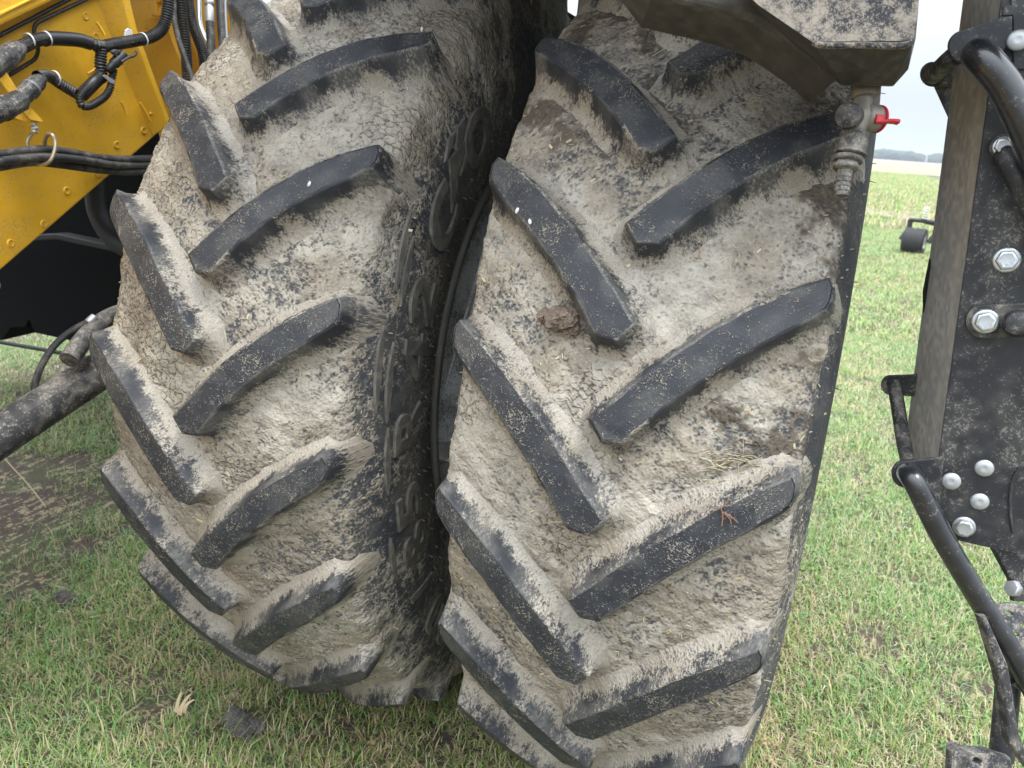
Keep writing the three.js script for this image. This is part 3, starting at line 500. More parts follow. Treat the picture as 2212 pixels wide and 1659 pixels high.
{
  const t = thing('combine_body', 'yellow combine frame plates behind the upright hydraulic hoses beside the inner wheel', 'combine body', [-1.5, 1.7, 0]);
  const P = (x, y, z) => onZ(x, y, z);
  mesh('rear_plate', boxUV(slab(pts([[230, -160, 0.02], [520, -160, 0.02], [520, 330, 0.02], [345, 300, 0.02]], P), V(0, 0, -1), 0.05, 0.003), 0.4), yellow, t);
  mesh('gusset_plate', boxUV(slab(pts([[252, -160, 0.10], [330, -60, 0.10], [372, 90, 0.10], [424, 200, 0.10], [432, 300, 0.10], [345, 300, 0.10], [290, 60, 0.10]], P), V(0, 0, -1), 0.02, 0.003), 0.4), yellow, t);
  mesh('latch_bracket', boxUV(slab(pts([[324, -60, 0.2], [326, 34, 0.2], [352, 36, 0.2], [358, -60, 0.2]], P), V(0, 0, -1), 0.02, 0.003, [pts([[338, 6, 0.2], [337, 24, 0.2], [349, 12, 0.2], [348, 2, 0.2]], P)]), 0.4), yellow, t);
  mesh('rounded_tab', boxUV(slab(pts([[311, 62, 0.18], [311, 48, 0.18], [322, 39, 0.18], [338, 38, 0.18], [352, 40, 0.18], [345, 68, 0.18]], P), V(0, 0, -1), 0.016, 0.003), 0.4), yellow, t);
  mesh('support_rib', boxUV(slab(pts([[430, -160, 0.1], [452, -160, 0.1], [446, 170, 0.1], [412, 90, 0.1]], P), V(0, 0, -1), 0.02, 0.003), 0.4), yellow, t);
  // the dark machine front under the body
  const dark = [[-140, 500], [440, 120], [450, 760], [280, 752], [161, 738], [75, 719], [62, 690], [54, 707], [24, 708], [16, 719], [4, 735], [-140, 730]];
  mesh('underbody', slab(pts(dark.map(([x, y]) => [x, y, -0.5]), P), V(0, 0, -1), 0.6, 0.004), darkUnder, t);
  mesh('frame_rail', slab(pts([[-140, 520, -0.3], [120, 505, -0.3], [270, 536, -0.3], [330, 560, -0.3], [330, 575, -0.3], [262, 548, -0.3], [120, 517, -0.3], [-140, 534, -0.3]], P), V(0, 0, -1), 0.06, 0.004), std([0.012, 0.012, 0.012], 0.6), t);
  mesh('drive_shaft', tube([P(204, 330, -0.25), P(206, 420, -0.25), P(216, 470, -0.25), P(250, 520, -0.25), P(320, 560, -0.25)], 0.035, 30, 20), std([0.010, 0.010, 0.011], 0.6), t);
  mesh('cross_bar', tube([P(-90, 722, -0.1), P(0, 739, -0.1), P(142, 764, -0.1), P(330, 800, -0.1)], 0.0075, 20, 12), std([0.012, 0.012, 0.012], 0.5), t);
  mesh('shade_floor', new RoundedBoxGeometry(1.75, 0.08, 3.0, 2, 0.01).translate(-2.1, 2.1, 0.0), blackPaint, t);  // unseen slab overhead, added to darken the ground at the left
  mesh('shade_cab', new RoundedBoxGeometry(1.85, 1.6, 2.2, 3, 0.08).translate(-2.05, 2.96, 0.4), blackPaint, t);  // out-of-view box added to block the sky above the left ground
  mesh('axle_housing', tube([V(-1.0, H, 0), V(-0.6, H, 0), V(0.1, H, 0)], 0.12, 20, 28), std([0.012, 0.012, 0.012], 0.6), t);
}
{ // unseen platform over the outer wheel, added to keep the wheel tops in shade
  const t = thing('shade_platform', 'unseen dark platform added overhead to shade the top of the outer wheel', 'platform', [-0.6, 2.2, -0.3]);
  mesh('shade_deck', new RoundedBoxGeometry(1.25, 0.06, 1.95, 2, 0.01).translate(0.02, 1.945, 0.03), blackPaint, t);
  mesh('shade_beam', new RoundedBoxGeometry(1.25, 0.16, 0.10, 2, 0.01).translate(0.02, 2.055, -0.6), blackPaint, t);
}

// ---------------------------------------------------------------- wiring, hoses and pipes on the left
{
  const d = 1.5, A = (x, y, k = 0) => onX(x, y, FX + 0.035 + k);
  const t = thing('wiring_harness', 'black corrugated wiring harness looping across the yellow housing with two round plugs', 'wiring', A(215, 110).toArray());
  const R1 = 0.0122;
  mesh('conduit', ribbed([A(368, -70, 0.05), A(364, -10, 0.05), A(361, 30, 0.05), A(350, 62, 0.045), A(325, 80, 0.04), A(290, 88, 0.03), A(250, 95, 0.02), A(222, 101, 0.015)], R1), conduitMat, t);
  mesh('conduit', ribbed([A(224, 101, 0.015), A(205, 97, 0.015), A(175, 88), A(140, 84), A(105, 83), A(75, 88), A(45, 103), A(20, 115)], R1 * 0.98), conduitMat, t);
  mesh('tape_wrap', tube([A(196, 94, 0.012), A(172, 87, 0.006), A(140, 84), A(112, 83), A(94, 85)], R1 * 1.06, 40), std([0.014, 0.014, 0.015], 0.42), t);
  mesh('conduit', ribbed([A(217, 101, 0.016), A(218, 120, 0.016), A(217, 140, 0.016), A(219, 160, 0.016), A(216, 172, 0.018)], R1 * 0.95), conduitMat, t);
  mesh('conduit', ribbed([A(80, 165, 0.02), A(100, 163, 0.01), A(113, 169), A(128, 180), A(146, 191), A(164, 202), A(174, 207)], R1 * 0.85), conduitMat, t);
  mesh('conduit', ribbed([A(216, 170, 0.02), A(196, 184, 0.02), A(180, 199, 0.024), A(172, 214, 0.026), A(176, 227, 0.03), A(190, 230, 0.03), A(208, 222, 0.03), A(228, 207, 0.03), A(238, 190, 0.03), A(241, 172, 0.03), A(246, 150, 0.03)], R1 * 0.62), conduitMat, t);
  mesh('tape_wrap', tube([A(222, 162, 0.024), A(206, 176, 0.016), A(186, 196, 0.016), A(176, 206, 0.018)], R1 * 1.02, 30), std([0.014, 0.014, 0.015], 0.42), t);
  for (const [x0, y0, x1, y1, o] of [[62, 81, 64, 95, 0], [100, 75, 101, 92, 0], [308, 78, 310, 92, 0.035], [117, 160, 122, 176, 0.003]]) mesh('white_band', along(A((x0 + x1) / 2 - 1.6, (y0 + y1) / 2 + 0.3, o), A((x0 + x1) / 2 + 2, (y0 + y1) / 2 - 0.2, o), lathe([[R1 * 1.02, 0], [R1 * 1.1, 0.0006], [R1 * 1.1, 0.0028], [R1 * 1.02, 0.0034]], 24)), std([0.62, 0.62, 0.60], 0.6), t);
  // blanked plug with a latch, taped to the branch
  const c0 = A(232, 152, 0.034), c1 = A(268, 116, 0.04), cd = c1.clone().sub(c0);
  mesh('branch_plug', along(c0, c1, lathe([[0, 0], [0.006, 0], [0.0075, cd.length() * 0.2], [0.0085, cd.length() * 0.35], [0.0105, cd.length() * 0.38], [0.0105, cd.length() * 0.68], [0.009, cd.length() * 0.7], [0.009, cd.length()], [0.006, cd.length() * 1.0], [0.006, cd.length() * 0.9], [0, cd.length() * 0.9]], 8)), std([0.018, 0.018, 0.02], 0.5), t);
  mesh('plug_latch', tube([A(262, 134, 0.055), A(278, 124, 0.055), A(288, 121, 0.055), A(293, 116, 0.055), A(294, 111, 0.055)], 0.003, 24, 8), std([0.03, 0.03, 0.032], 0.5), t);
  mesh('plug_latch', boxUV(slab([A(241, 112, 0.045), A(250, 106, 0.045), A(262, 110, 0.045), A(252, 121, 0.045)], V(-1, 0, 0), 0.008, 0.002), 0.4), std([0.05, 0.05, 0.052], 0.5), t);
  mesh('white_band', boxUV(slab([A(222, 164, 0.05), A(227, 161, 0.05), A(250, 175, 0.05), A(247, 181, 0.05), A(238, 178, 0.05)], V(-1, 0, 0), 0.002, 0.0006), 0.4), std([0.24, 0.24, 0.24], 0.5), t);
  mesh('white_band', along(A(253, 131, 0.036), A(259, 125, 0.037), lathe([[0.0108, 0.001], [0.0115, 0.0015], [0.0115, 0.004], [0.0108, 0.0045]], 16)), std([0.3, 0.3, 0.3], 0.5), t);
  const plug = (x0, y0, x1, y1, r, k0, k1) => { const a = A(x0, y0, k0), b = A(x1, y1, k1), L = a.distanceTo(b); const g = lathe([[0, 0], [r * 0.75, 0], [r * 0.9, 0.003], [r, 0.005], [r, L * 0.4], [r * 1.1, L * 0.42], [r * 1.1, L * 0.55], [r * 0.98, L * 0.57], [r * 0.95, L * 0.8], [r * 0.7, L * 0.92], [r * 0.6, L], [0, L]], 36);
    const p = g.attributes.position; for (let i = 0; i < p.count; i++) { const an = Math.atan2(p.getZ(i), p.getX(i)), k = 1 + 0.028 * Math.sign(Math.sin(an * 18)); p.setX(i, p.getX(i) * k); p.setZ(i, p.getZ(i) * k); } g.computeVertexNormals(); return along(a, b, g); };
  const plugMat = matOf(grime([0.018, 0.018, 0.019], [0.22, 0.20, 0.17], { cover: 0.30, speck: 0.5, film: 0.3, k: 145 }), 0.55);
  mesh('round_plug', boxUV(plug(36, 220, 92, 168, 0.0150, 0.035, 0.02), 0.4), plugMat, t);
  mesh('round_plug', boxUV(plug(48, 214, -36, 258, 0.0170, 0.085, 0.10), 0.4), plugMat, t);
  mesh('round_plug', boxUV(plug(-25, 152, 46, 100, 0.0185, 0.03, 0.0), 0.4), plugMat, t);
  mesh('clamp_ring', along(A(66, 192, 0.028), A(70, 188, 0.027), lathe([[0.0160, 0], [0.0168, 0.001], [0.0168, 0.005], [0.0160, 0.006]], 32)), std([0.16, 0.16, 0.16], 0.5), t);
  mesh('clamp_ring', along(A(18, 229, 0.079), A(12, 232, 0.08), lathe([[0.0184, 0], [0.0192, 0.001], [0.0192, 0.006], [0.0184, 0.007]], 32)), std([0.24, 0.23, 0.21], 0.5), t);
}
{
  const A = (x, y, k) => onX(x, y, FX + k);
  single('brake_pipe', boxUV(tube([A(-80, 117, 0.012), A(0, 76, 0.012), A(50, 50, 0.012), A(100, 24, 0.012), A(145, 0, 0.012), A(210, -35, 0.012)], 0.0036, 60, 10), 0.4), conduitMat, 'thin black pipe running straight and diagonal along the yellow housing under its top rail', 'pipe');
  single('thin_pipe', boxUV(tube([A(250, -30, 0.012), A(183, 0, 0.012), A(130, 25, 0.012), A(92, 43, 0.012), A(79, 51, 0.012), A(74, 62, 0.012), A(75, 80, 0.012), A(81, 98, 0.012), A(82, 110, 0.012), A(76, 126, 0.012), A(60, 138, 0.012), A(15, 165, 0.012)], 0.0036, 160, 10), 0.4), conduitMat, 'thin black pipe bent downwards in an S behind the wiring harness', 'pipe');
  const hs = [['topmost grey rubber hose of the three bundled across the yellow housing', [[-80, 345, 0.06], [0, 334, 0.06], [67, 324, 0.06], [115, 324, 0.06], [161, 331, 0.055], [228, 342, 0.04], [300, 343, 0.0], [360, 341, -0.06]]], ['middle grey rubber hose of the three, nearest through the metal ring', [[-80, 358, 0.075], [0, 349, 0.075], [67, 340, 0.075], [121, 340, 0.075], [188, 347, 0.06], [242, 356, 0.04], [300, 357, 0.0], [360, 352, -0.06]]], ['lowest grey rubber hose of the three, sagging under the others', [[-80, 372, 0.06], [0, 360, 0.06], [70, 350, 0.06], [134, 356, 0.055], [215, 367, 0.04], [290, 371, 0.0], [360, 364, -0.06]]]];
  for (const [l, p] of hs) single('rubber_hose', boxUV(tube(p.map((a) => A(...a)), 0.0076, 80, 14), 0.4), hoseRub, l, 'hose', 'grey hoses across the yellow housing');
  const t = thing('hose_hook', 'bent steel rod hook hanging from a bolt and ringing the grey hoses', 'hook', A(75, 285, 0.06).toArray());
  mesh('rod', tube([A(68, 290, 0.05), A(60, 302, 0.05), A(60, 320, 0.05), A(70, 345, 0.055), A(90, 356, 0.075), A(108, 348, 0.095), A(118, 325, 0.098), A(119, 305, 0.095), A(112, 291, 0.09), A(102, 292, 0.075), A(97, 306, 0.06), A(97, 330, 0.05)], 0.0034, 120, 10), std([0.42, 0.37, 0.28], 0.4, { metalness: 0.7 }), t);
  const a = A(73, 262, 0.055), b = A(74, 290, 0.055), L = a.distanceTo(b);
  mesh('bolt', along(a, b, lathe([[0, 0], [0.0065, 0], [0.0065, L * 0.2], [0.0045, L * 0.24], [0.0045, L * 0.4], [0.0075, L * 0.42], [0.0075, L * 0.62], [0.0045, L * 0.65], [0.006, L * 0.7], [0.006, L * 0.95], [0, L]], 8)), zinc, t);
}
{ // upright hoses and pipes between the housing and the inner wheel
  const B = (x, y, d = 1.76) => at(x, y, d), g = 'upright hoses and pipes beside the inner wheel';
  single('corrugated_hose', ribbed([B(386, -60), B(390, 0), B(393, 40), B(399, 85), B(403, 130), B(406, 180), B(408, 230)], 0.0126, 0.006, 0.002), conduitMat, 'thick corrugated black hose standing upright left of the steel pipe', 'hose', g);
  single('smooth_hose', boxUV(tube([B(374, -60, 1.70), B(375, 10, 1.70), B(377, 45, 1.70), B(386, 85, 1.70), B(400, 128, 1.70), B(416, 172, 1.70), B(430, 215, 1.70)], 0.0062, 60), 0.4), hoseRub, 'smooth dark grey hose slanting in front of the corrugated hose', 'hose', g);
  single('braided_hose', ribbed([B(402, -60, 1.82), B(408, 10, 1.82), B(415, 50, 1.82), B(428, 85, 1.82), B(438, 115, 1.82), B(443, 160, 1.82), B(445, 220, 1.82)], 0.0122, 0.005, 0.0014), conduitMat, 'ribbed black hose bending behind the bare steel pipe', 'hose', g);
  single('steel_pipe', tube([B(428, -60, 1.74), B(429, 0, 1.74), B(431, 45, 1.74), B(437, 68, 1.74), B(449, 96, 1.74), B(462, 130, 1.74)], 0.0058, 60), steelTube, 'bare steel hydraulic pipe with a kink beside the hose fitting', 'pipe', g);
  {
    const t = thing('hose_with_fitting', 'black hydraulic hose crimped into a shiny steel fitting near the tyre edge', 'hose', B(452, 60, 1.72).toArray(), g);
    const a = B(450, -60, 1.72), b = B(453, 48, 1.72), L = a.distanceTo(b);
    mesh('fitting', along(a, b, lathe([[0.007, 0], [0.007, L * 0.55], [0.011, L * 0.56], [0.011, L * 0.64], [0.008, L * 0.65], [0.008, L * 0.7], [0.0102, L * 0.71], [0.0106, L * 0.85], [0.0102, L], [0.007, L]], 16)), zincDull, t);
    mesh('hose', boxUV(tube([B(453, 44, 1.72), B(455, 80, 1.72), B(457, 120, 1.72), B(459, 170, 1.72)], 0.0095, 30), 0.4), hoseRub, t);
  }
  single('plain_hose', boxUV(tube([B(474, -60, 1.74), B(475, 0, 1.74), B(477, 50, 1.74), B(482, 120, 1.74)], 0.0085, 30), 0.4), hoseRub, 'plain black hose farthest right, half hidden behind the inner tyre', 'hose', g);
  single('thin_wire', tube([B(486, -60, 1.7), B(487, 20, 1.7), B(489, 60, 1.7), B(491, 120, 1.7)], 0.0022, 20, 8), std([0.30, 0.36, 0.46], 0.4), 'thin bluish wire right against the inner tyre', 'wire', g);
}
{ // lift cylinder and its hose in front of the dark underbody
  const t = thing('lift_cylinder', 'dusty black hydraulic lift cylinder slanting from the lower left up behind the inner wheel', 'hydraulic cylinder', at(108, 871, 1.52).toArray());
  mesh('barrel', boxUV(tube([at(-90, 1003, 1.38), at(0, 941, 1.44), at(108, 871, 1.52), at(250, 779, 1.64), at(300, 747, 1.69)], 0.0385, 40, 40), 0.5), blackDusty, t);
  mesh('hose_elbow', boxUV(tube([at(149, 778, 1.50), at(172, 745, 1.53), at(198, 714, 1.57), at(232, 688, 1.62), at(290, 664, 1.70)], 0.0185, 40, 24), 0.4), blackDusty, t);
  single('return_hose', boxUV(tube([at(72, 872, 1.54), at(76, 830, 1.54), at(92, 785, 1.54), at(122, 742, 1.55), at(160, 712, 1.56), at(193, 695, 1.57)], 0.0068, 60), 0.4), hoseRub, 'grey rubber hose arching up from the black lift cylinder', 'hose');
  mesh('hose_ferrule', along(at(190, 697, 1.566), at(205, 684, 1.575), lathe([[0, 0], [0.008, 0], [0.008, 0.018], [0, 0.018]], 16)), zincDull, t);
}

// ---------------------------------------------------------------- tank and drain valve, upper right
{
  const t = thing('plastic_tank', 'black plastic tank splashed with tan mud, hanging over the outer wheel', 'tank', at(1850, 60, 0.88).toArray());
  const hull = [[1988, -70, .80], [1984, 20, .80], [1972, 88, .80], [1962, 97, .803], [1766, 97, .803], [1754, 90, .80], [1640, 12, .80], [1545, -70, .80], [1990, -70, .95], [1978, 84, .90], [1962, 150, .86], [1932, 183, .86], [1924, 187, .87], [1822, 184, .87], [1812, 172, .88], [1700, 84, .90], [1930, 186, .98], [1815, 183, .98], [1978, -70, 1.0], [1960, 140, 1.0], [1700, -70, 1.0]].map((p) => at(...p));
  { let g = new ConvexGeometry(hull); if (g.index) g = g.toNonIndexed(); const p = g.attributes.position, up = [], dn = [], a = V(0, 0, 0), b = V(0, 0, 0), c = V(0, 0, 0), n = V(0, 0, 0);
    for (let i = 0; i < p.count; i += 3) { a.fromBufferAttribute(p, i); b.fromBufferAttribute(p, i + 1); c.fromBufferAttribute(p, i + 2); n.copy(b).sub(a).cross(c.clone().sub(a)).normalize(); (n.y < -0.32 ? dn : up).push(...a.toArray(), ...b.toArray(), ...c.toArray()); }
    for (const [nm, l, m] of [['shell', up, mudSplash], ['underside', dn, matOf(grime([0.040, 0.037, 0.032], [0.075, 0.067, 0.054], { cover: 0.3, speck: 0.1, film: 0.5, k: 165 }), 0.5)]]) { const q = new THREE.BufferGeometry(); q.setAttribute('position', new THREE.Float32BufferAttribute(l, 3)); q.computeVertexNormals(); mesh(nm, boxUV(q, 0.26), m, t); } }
  const skirt = [[1700, -80], [1780, 100], [1812, 166], [1760, 126], [1700, 84], [1660, 58], [1620, 41], [1540, 18], [1470, 3], [1410, -12], [1360, -80]];
  mesh('skirt', boxUV(slab(skirt.map(([x, y]) => at(x, y, 0.885)), FWD.clone(), 0.09, 0.012, [], 4), 0.4), matOf(grime([0.062, 0.057, 0.050], [0.10, 0.09, 0.074], { cover: 0.3, speck: 0.1, film: 0.5, k: 160 }), 0.55), t);
  // a rolled lip along the lower front edge, caked with mud
  mesh('mud_crust', boxUV(tube([[1756, 90], [1768, 96], [1800, 98], [1860, 97], [1920, 99], [1955, 97], [1970, 88]].map(([x, y]) => at(x, y, 0.803)), 0.0035, 60, 8), 0.4), mudSplash, t);
  mesh('seam', tube([[1654, 24], [1700, 58], [1730, 82], [1760, 112]].map(([x, y]) => at(x, y, 0.873)), 0.0022, 30, 6), std([0.012, 0.012, 0.012], 0.6), t);
}
{
  const D = 0.9, s = vpx * D, A = (x, y, d = D) => at(x, y, d);
  const t = thing('drain_valve', 'small brass ball valve with red lever and ribbed hose tail under the tank', 'valve', A(1860, 250).toArray());
  const seg = (a, b, prof, n = 24) => { const L = a.distanceTo(b); return boxUV(along(a, b, lathe(prof.map(([r, y]) => [r * s, y * L]), n)), 0.3); };
  const axis = A(1818, 425).sub(A(1870, 188));
  mesh('hex_nut', seg(A(1869, 180), A(1870, 211), [[0, 0], [30, 0], [30, .75], [28, .82], [30, .88], [27, 1], [0, 1]], 6), brass, t);
  mesh('valve_body', seg(A(1867, 205), A(1848, 296), [[0, 0], [19, 0], [19, .15], [17, .25], [24, .4], [27, .5], [24, .66], [19, .78], [18, 1], [0, 1]], 28), brass, t);
  mesh('side_cap', seg(A(1842, 251, 0.893), A(1830, 249, 0.868), [[0, 0], [23, 0], [25, .3], [26, .8], [24, 1], [0, 1]], 32), blackDusty, t);
  mesh('bonnet', seg(A(1862, 253, 0.9), A(1897, 258, 0.905), [[0, 0], [22, 0], [28, .2], [29, .75], [26, 1], [0, 1]], 32), brass, t);
  mesh('red_collar', seg(A(1893, 257, 0.9045), A(1899, 258, 0.906), [[0, 0], [29.4, 0], [29.4, .7], [27, 1], [0, 1]], 32), redMat, t);
  const hb = [[1892, 264], [1894, 246], [1912, 247], [1911, 257], [1926, 255], [1944, 256], [1947, 260], [1945, 265], [1938, 263], [1922, 262], [1910, 264]];
  const lever = mesh('lever', slab(hb.map(([x, y]) => A(x, y, 0.885)), FWD.clone(), 0.010, 0.0014), redMat, t);
  const fit = matOf(grime([0.075, 0.074, 0.072], [0.30, 0.275, 0.235], { cover: 0.42, speck: 0.4, film: 0.5, k: 180 }), 0.7);
  mesh('cam_block', seg(A(1847, 288), A(1836, 336), [[0, 0], [31, 0], [32, .08], [28, .12], [30, .2], [32, .85], [34, .9], [34, 1], [0, 1]], 8), fit, t);
  mesh('flange', seg(A(1832, 337), A(1829, 350), [[0, 0], [24, 0], [33, .3], [33, .8], [30, 1], [0, 1]], 28), fit, t);
  mesh('square_collar', seg(A(1829, 350), A(1826, 367), [[0, 0], [26, 0], [27, .5], [26, 1], [0, 1]], 8), fit, t);
  const rib = [[0, 0], [17, 0]]; for (let i = 0; i < 6; i++) { const a = i / 6; rib.push([15, a + 0.03], [17.2, a + 0.13], [15, a + 0.14]); } rib.push([14, 1], [9, 1], [9, .9], [0, .9]);
  mesh('hose_tail', seg(A(1826, 366), A(1817, 425), rib, 24), fit, t);
}

// ---------------------------------------------------------------- black ladder on the right
{
  const Z = 0.75, z = (x, y, o = 0) => onZ(x, y, Z + o), NB = V(0, 0, -1), t = thing('access_ladder', 'black steel access ladder with bolted plate and tube handrails at the right edge', 'ladder', z(2150, 700).toArray());
  // dusty web of the side channel, running back from the plate's edge
  const zl = (x, y) => onZ(x, y, 0.60);
  const E = [[2171, -60], [2135, 202], [2099, 465], [2063, 727], [2027, 990]].map((p) => z(p[0], p[1], -0.006)), L = [[2088, -60], [2054, 202], [2020, 465], [1985, 727], [1951, 990]].map((p) => zl(...p));
  { // lofted web with thickness
    const pos = [], idx = [], n = 24, ce = new THREE.CatmullRomCurve3(E), cl = new THREE.CatmullRomCurve3(L);
    for (let i = 0; i <= n; i++) { const a = ce.getPointAt(i / n), b = cl.getPointAt(i / n); for (const [p, o] of [[a, 0], [b, 0], [b, 0.006], [a, 0.006]]) pos.push(p.x + o, p.y, p.z + o * 0.2); }
    for (let i = 0; i < n; i++) for (let k = 0; k < 4; k++) { const a = i * 4 + k, b = i * 4 + (k + 1) % 4; idx.push(a, b, a + 4, b, b + 4, a + 4); }
    const e = n * 4; idx.push(0, 2, 1, 0, 3, 2, e, e + 1, e + 2, e, e + 2, e + 3);
    let g = new THREE.BufferGeometry(); g.setAttribute('position', new THREE.Float32BufferAttribute(pos, 3)); g.setIndex(idx); g = g.toNonIndexed(); g.computeVertexNormals();
    mesh('channel_web', boxUV(g, 0.3), postDusty, t);
  }
  // torn slot in the web's back edge
  mesh('torn_edge', slab([[1996, 632], [2010, 560], [2013, 600], [2003, 680], [1999, 690]].map(([x, y]) => onZ(x, y, 0.612)), V(-0.3, 0, -1), 0.006, 0.001), std([0.012, 0.011, 0.010], 0.9), t);
  const plate = [[2173, -70], [2028, 985], [2024, 1085], [2046, 1163], [2156, 1188], [2330, 1222], [2330, -70]].map((p) => z(...p));
  mesh('side_plate', boxUV(slab(plate, NB, 0.006, 0.0015), 0.4), blackPaint, t);
  mesh('plate_fold', tube([[2206, 1010], [2190, 1045], [2186, 1100], [2192, 1150]].map((p) => z(p[0] - 4, p[1], 0.001)), 0.0022, 30, 8), blackPaint, t);
  mesh('stiffener', boxUV(slab([[2180, -70], [2184, 10], [2168, 12], [2166, 34], [2188, 33], [2189, 150], [2330, 150], [2330, -70]].map(([x, y]) => z(x, y, 0.004)), NB, 0.004, 0.001), 0.4), blackPaint, t);
  const arc = (cx, cy, r, a0, a1, n = 14) => Array.from({ length: n + 1 }, (_, i) => { const a = lerp(a0, a1, i / n); return [cx + r * Math.cos(a), cy + r * Math.sin(a)]; });
  mesh('rail_bracket', boxUV(slab([...arc(2083, 100, 35, 1.45, 4.5), [2165, 36], [2187, 34], [2187, 90], [2130, 148]].map(([x, y]) => z(x, y, 0.014)), NB, 0.008, 0.0015), 0.4), blackPaint, t);
  mesh('handrail', boxUV(tube([z(2112, 118, 0.0), z(2113, 117, 0.02), z(2116, 119, 0.036), z(2134, 138, 0.046), z(2170, 184, 0.050), z(2203, 248, 0.052), z(2240, 330, 0.052), z(2290, 440, 0.052)], 0.0178, 90, 32), 0.4), glossBlack, t);
  mesh('rail_pin', boxUV(tube([onZ(2066, 118, 0.752), onZ(2040, 140, 0.68), onZ(2016, 163, 0.60)], 0.0118, 24, 18), 0.4), blackDusty, t);
  const n1 = V(0.1, 0, 1).normalize(); mesh('pin_bracket', boxUV(slab([...arc(2015, 160, 27, 1.3, 5.2), [2062, 135], [2062, 187]].map(([x, y]) => onZ(x, y, 0.60)), NB, 0.007, 0.0015), 0.4), blackDusty, t);
  mesh('gusset', boxUV(slab([[2015, 180], [2048, 252], [2060, 180]].map(([x, y]) => onZ(x, y, 0.592)), NB, 0.006, 0.001), 0.4), blackPaint, t);
  // lower rail on its two brackets
  mesh('rail_bracket', boxUV(slab([...arc(1955, 1025, 29, 1.0, 4.55), [2040, 989], [2030, 1086], [2000, 1070]].map(([x, y]) => z(x, y, 0.012)), NB, 0.008, 0.0015), 0.4), blackPaint, t);
  mesh('rail_pin', boxUV(tube([onZ(1931, 826, 0.62), onZ(1940, 880, 0.65), onZ(1953, 960, 0.70), onZ(1966, 1010, 0.75)], 0.0098, 30, 18), 0.4), blackDusty, t);
  mesh('pin_bracket', boxUV(slab([...arc(1924, 833, 21, 1.4, 4.7), [1985, 810], [1985, 858]].map(([x, y]) => onZ(x, y, 0.615)), NB, 0.007, 0.0015), 0.4), blackDusty, t);
  mesh('handrail', boxUV(tube([z(1962, 1026, 0.01), z(1963, 1024, 0.03), z(1976, 1042, 0.048), z(2006, 1102, 0.05), z(2040, 1168, 0.05), z(2108, 1283, 0.05), z(2163, 1371, 0.05), z(2208, 1448, 0.05), z(2262, 1540, 0.05), z(2330, 1650, 0.05)], 0.0146, 110, 32), 0.4), glossBlack, t);
  // strut with an eyelet
  mesh('strut', boxUV(tube([z(2172, 328, 0.014), z(2178, 342, 0.02), z(2192, 372, 0.024), z(2225, 440, 0.024), z(2290, 570, 0.024)], 0.0128, 40, 20), 0.4), blackPaint, t);
  mesh('eyelet', disc(z(2166, 317, 0.008), V(0, 0, 1), 24 * vpx, 0.008), blackDusty, t);
  // strap with a knob
  mesh('strap', boxUV(slab([...arc(2122, 695, 36, 1.6, 4.7), [2300, 655], [2300, 727]].map(([x, y]) => z(x, y, 0.008)), NB, 0.007, 0.0018), 0.4), blackDusty, t);
  { const a = z(2202, 699, 0.008), b = z(2196, 697, 0.034), L = a.distanceTo(b); mesh('strap_knob', boxUV(along(a, b, lathe([[0, 0], [0.0165, 0], [0.0165, L * 0.7], [0.0145, L * 0.9], [0.010, L], [0, L]], 28)), 0.4), blackPaint, t); }
  // bolts
  const Nf = V(-0.10, 0.10, 1).normalize();
  const hex = (x, y, fr, hr, o, mark) => {
    const c = z(x, y, o), b = new THREE.Group(); const k = vpx * 0.96;
    const m = mesh('bolt', along(c, c.clone().add(Nf), lathe([[0, 0], [fr * k, 0], [fr * k, 0.002], [fr * k * 0.93, 0.0034], [hr * k * 1.02, 0.0042], [0, 0.0042]], 32)), zinc, t);
    m.name = 'bolt';
    mesh('bolt_head', along(c.clone().addScaledVector(Nf, 0.004), c.clone().add(Nf), lathe([[0, 0], [hr * k, 0], [hr * k, 0.007], [hr * k * 0.88, 0.0088], [hr * k * 0.62, 0.0088], [hr * k * 0.60, 0.0082], [0, 0.0082]], 6).rotateY(rnd())), zinc, m);
    if (mark) { const g = new TextGeometry(mark, { font, size: 0.0048, depth: 0.0006, curveSegments: 3 }); g.computeBoundingBox(); const bb = g.boundingBox; g.translate(-(bb.min.x + bb.max.x) / 2, -0.0024 - 0.0055, 0); g.rotateZ(0.6); g.applyQuaternion(new THREE.Quaternion().setFromUnitVectors(V(0, 0, 1), Nf)); const q = c.clone().addScaledVector(Nf, 0.0128); g.translate(q.x, q.y, q.z); mesh('grade_mark', g, zinc, m); }
  };
  hex(2166, 317, 20, 17, 0.012, null); hex(2174, 562, 27, 22, 0.0, '8.8'); hex(2128, 694, 27, 22, 0.009, '8.8'); hex(2082, 1137, 25, 21, 0.0, '8.8');
  const dome = (x, y, r, o = 0) => { const c = z(x, y, o), k = vpx * 0.96 * r; mesh('carriage_bolt', along(c, c.clone().add(Nf), lathe([[0, 0], [k, 0], [k * 0.98, 0.0016], [k * 0.82, 0.0032], [k * 0.5, 0.0042], [k * 0.3, 0.0044], [k * 0.28, 0.0040], [0, 0.0040]], 32)), zincDull, t); };
  dome(2126, 1011, 20); dome(2055, 1039, 20, 0.012); dome(2116, 1083, 20); dome(2199, 87, 20, 0.016);
  // steps and legs under the plate
  const S = (x, y, d = 1.02) => at(x, y, d);
  mesh('leg', boxUV(slab([[2148, 1186], [2186, 1256], [2192, 1300], [2235, 1300], [2235, 1180]].map(([x, y]) => S(x, y, 1.06)), FWD.clone(), 0.012, 0.002), 0.4), blackDusty, t);
  { const a = S(2182, 1270, 1.03), b = S(2200, 1273, 1.035); mesh('leg_nut', along(a, b, lathe([[0, 0], [0.010, 0], [0.011, 0.002], [0.011, 0.010], [0, 0.011]], 6)), zincDull, t); }
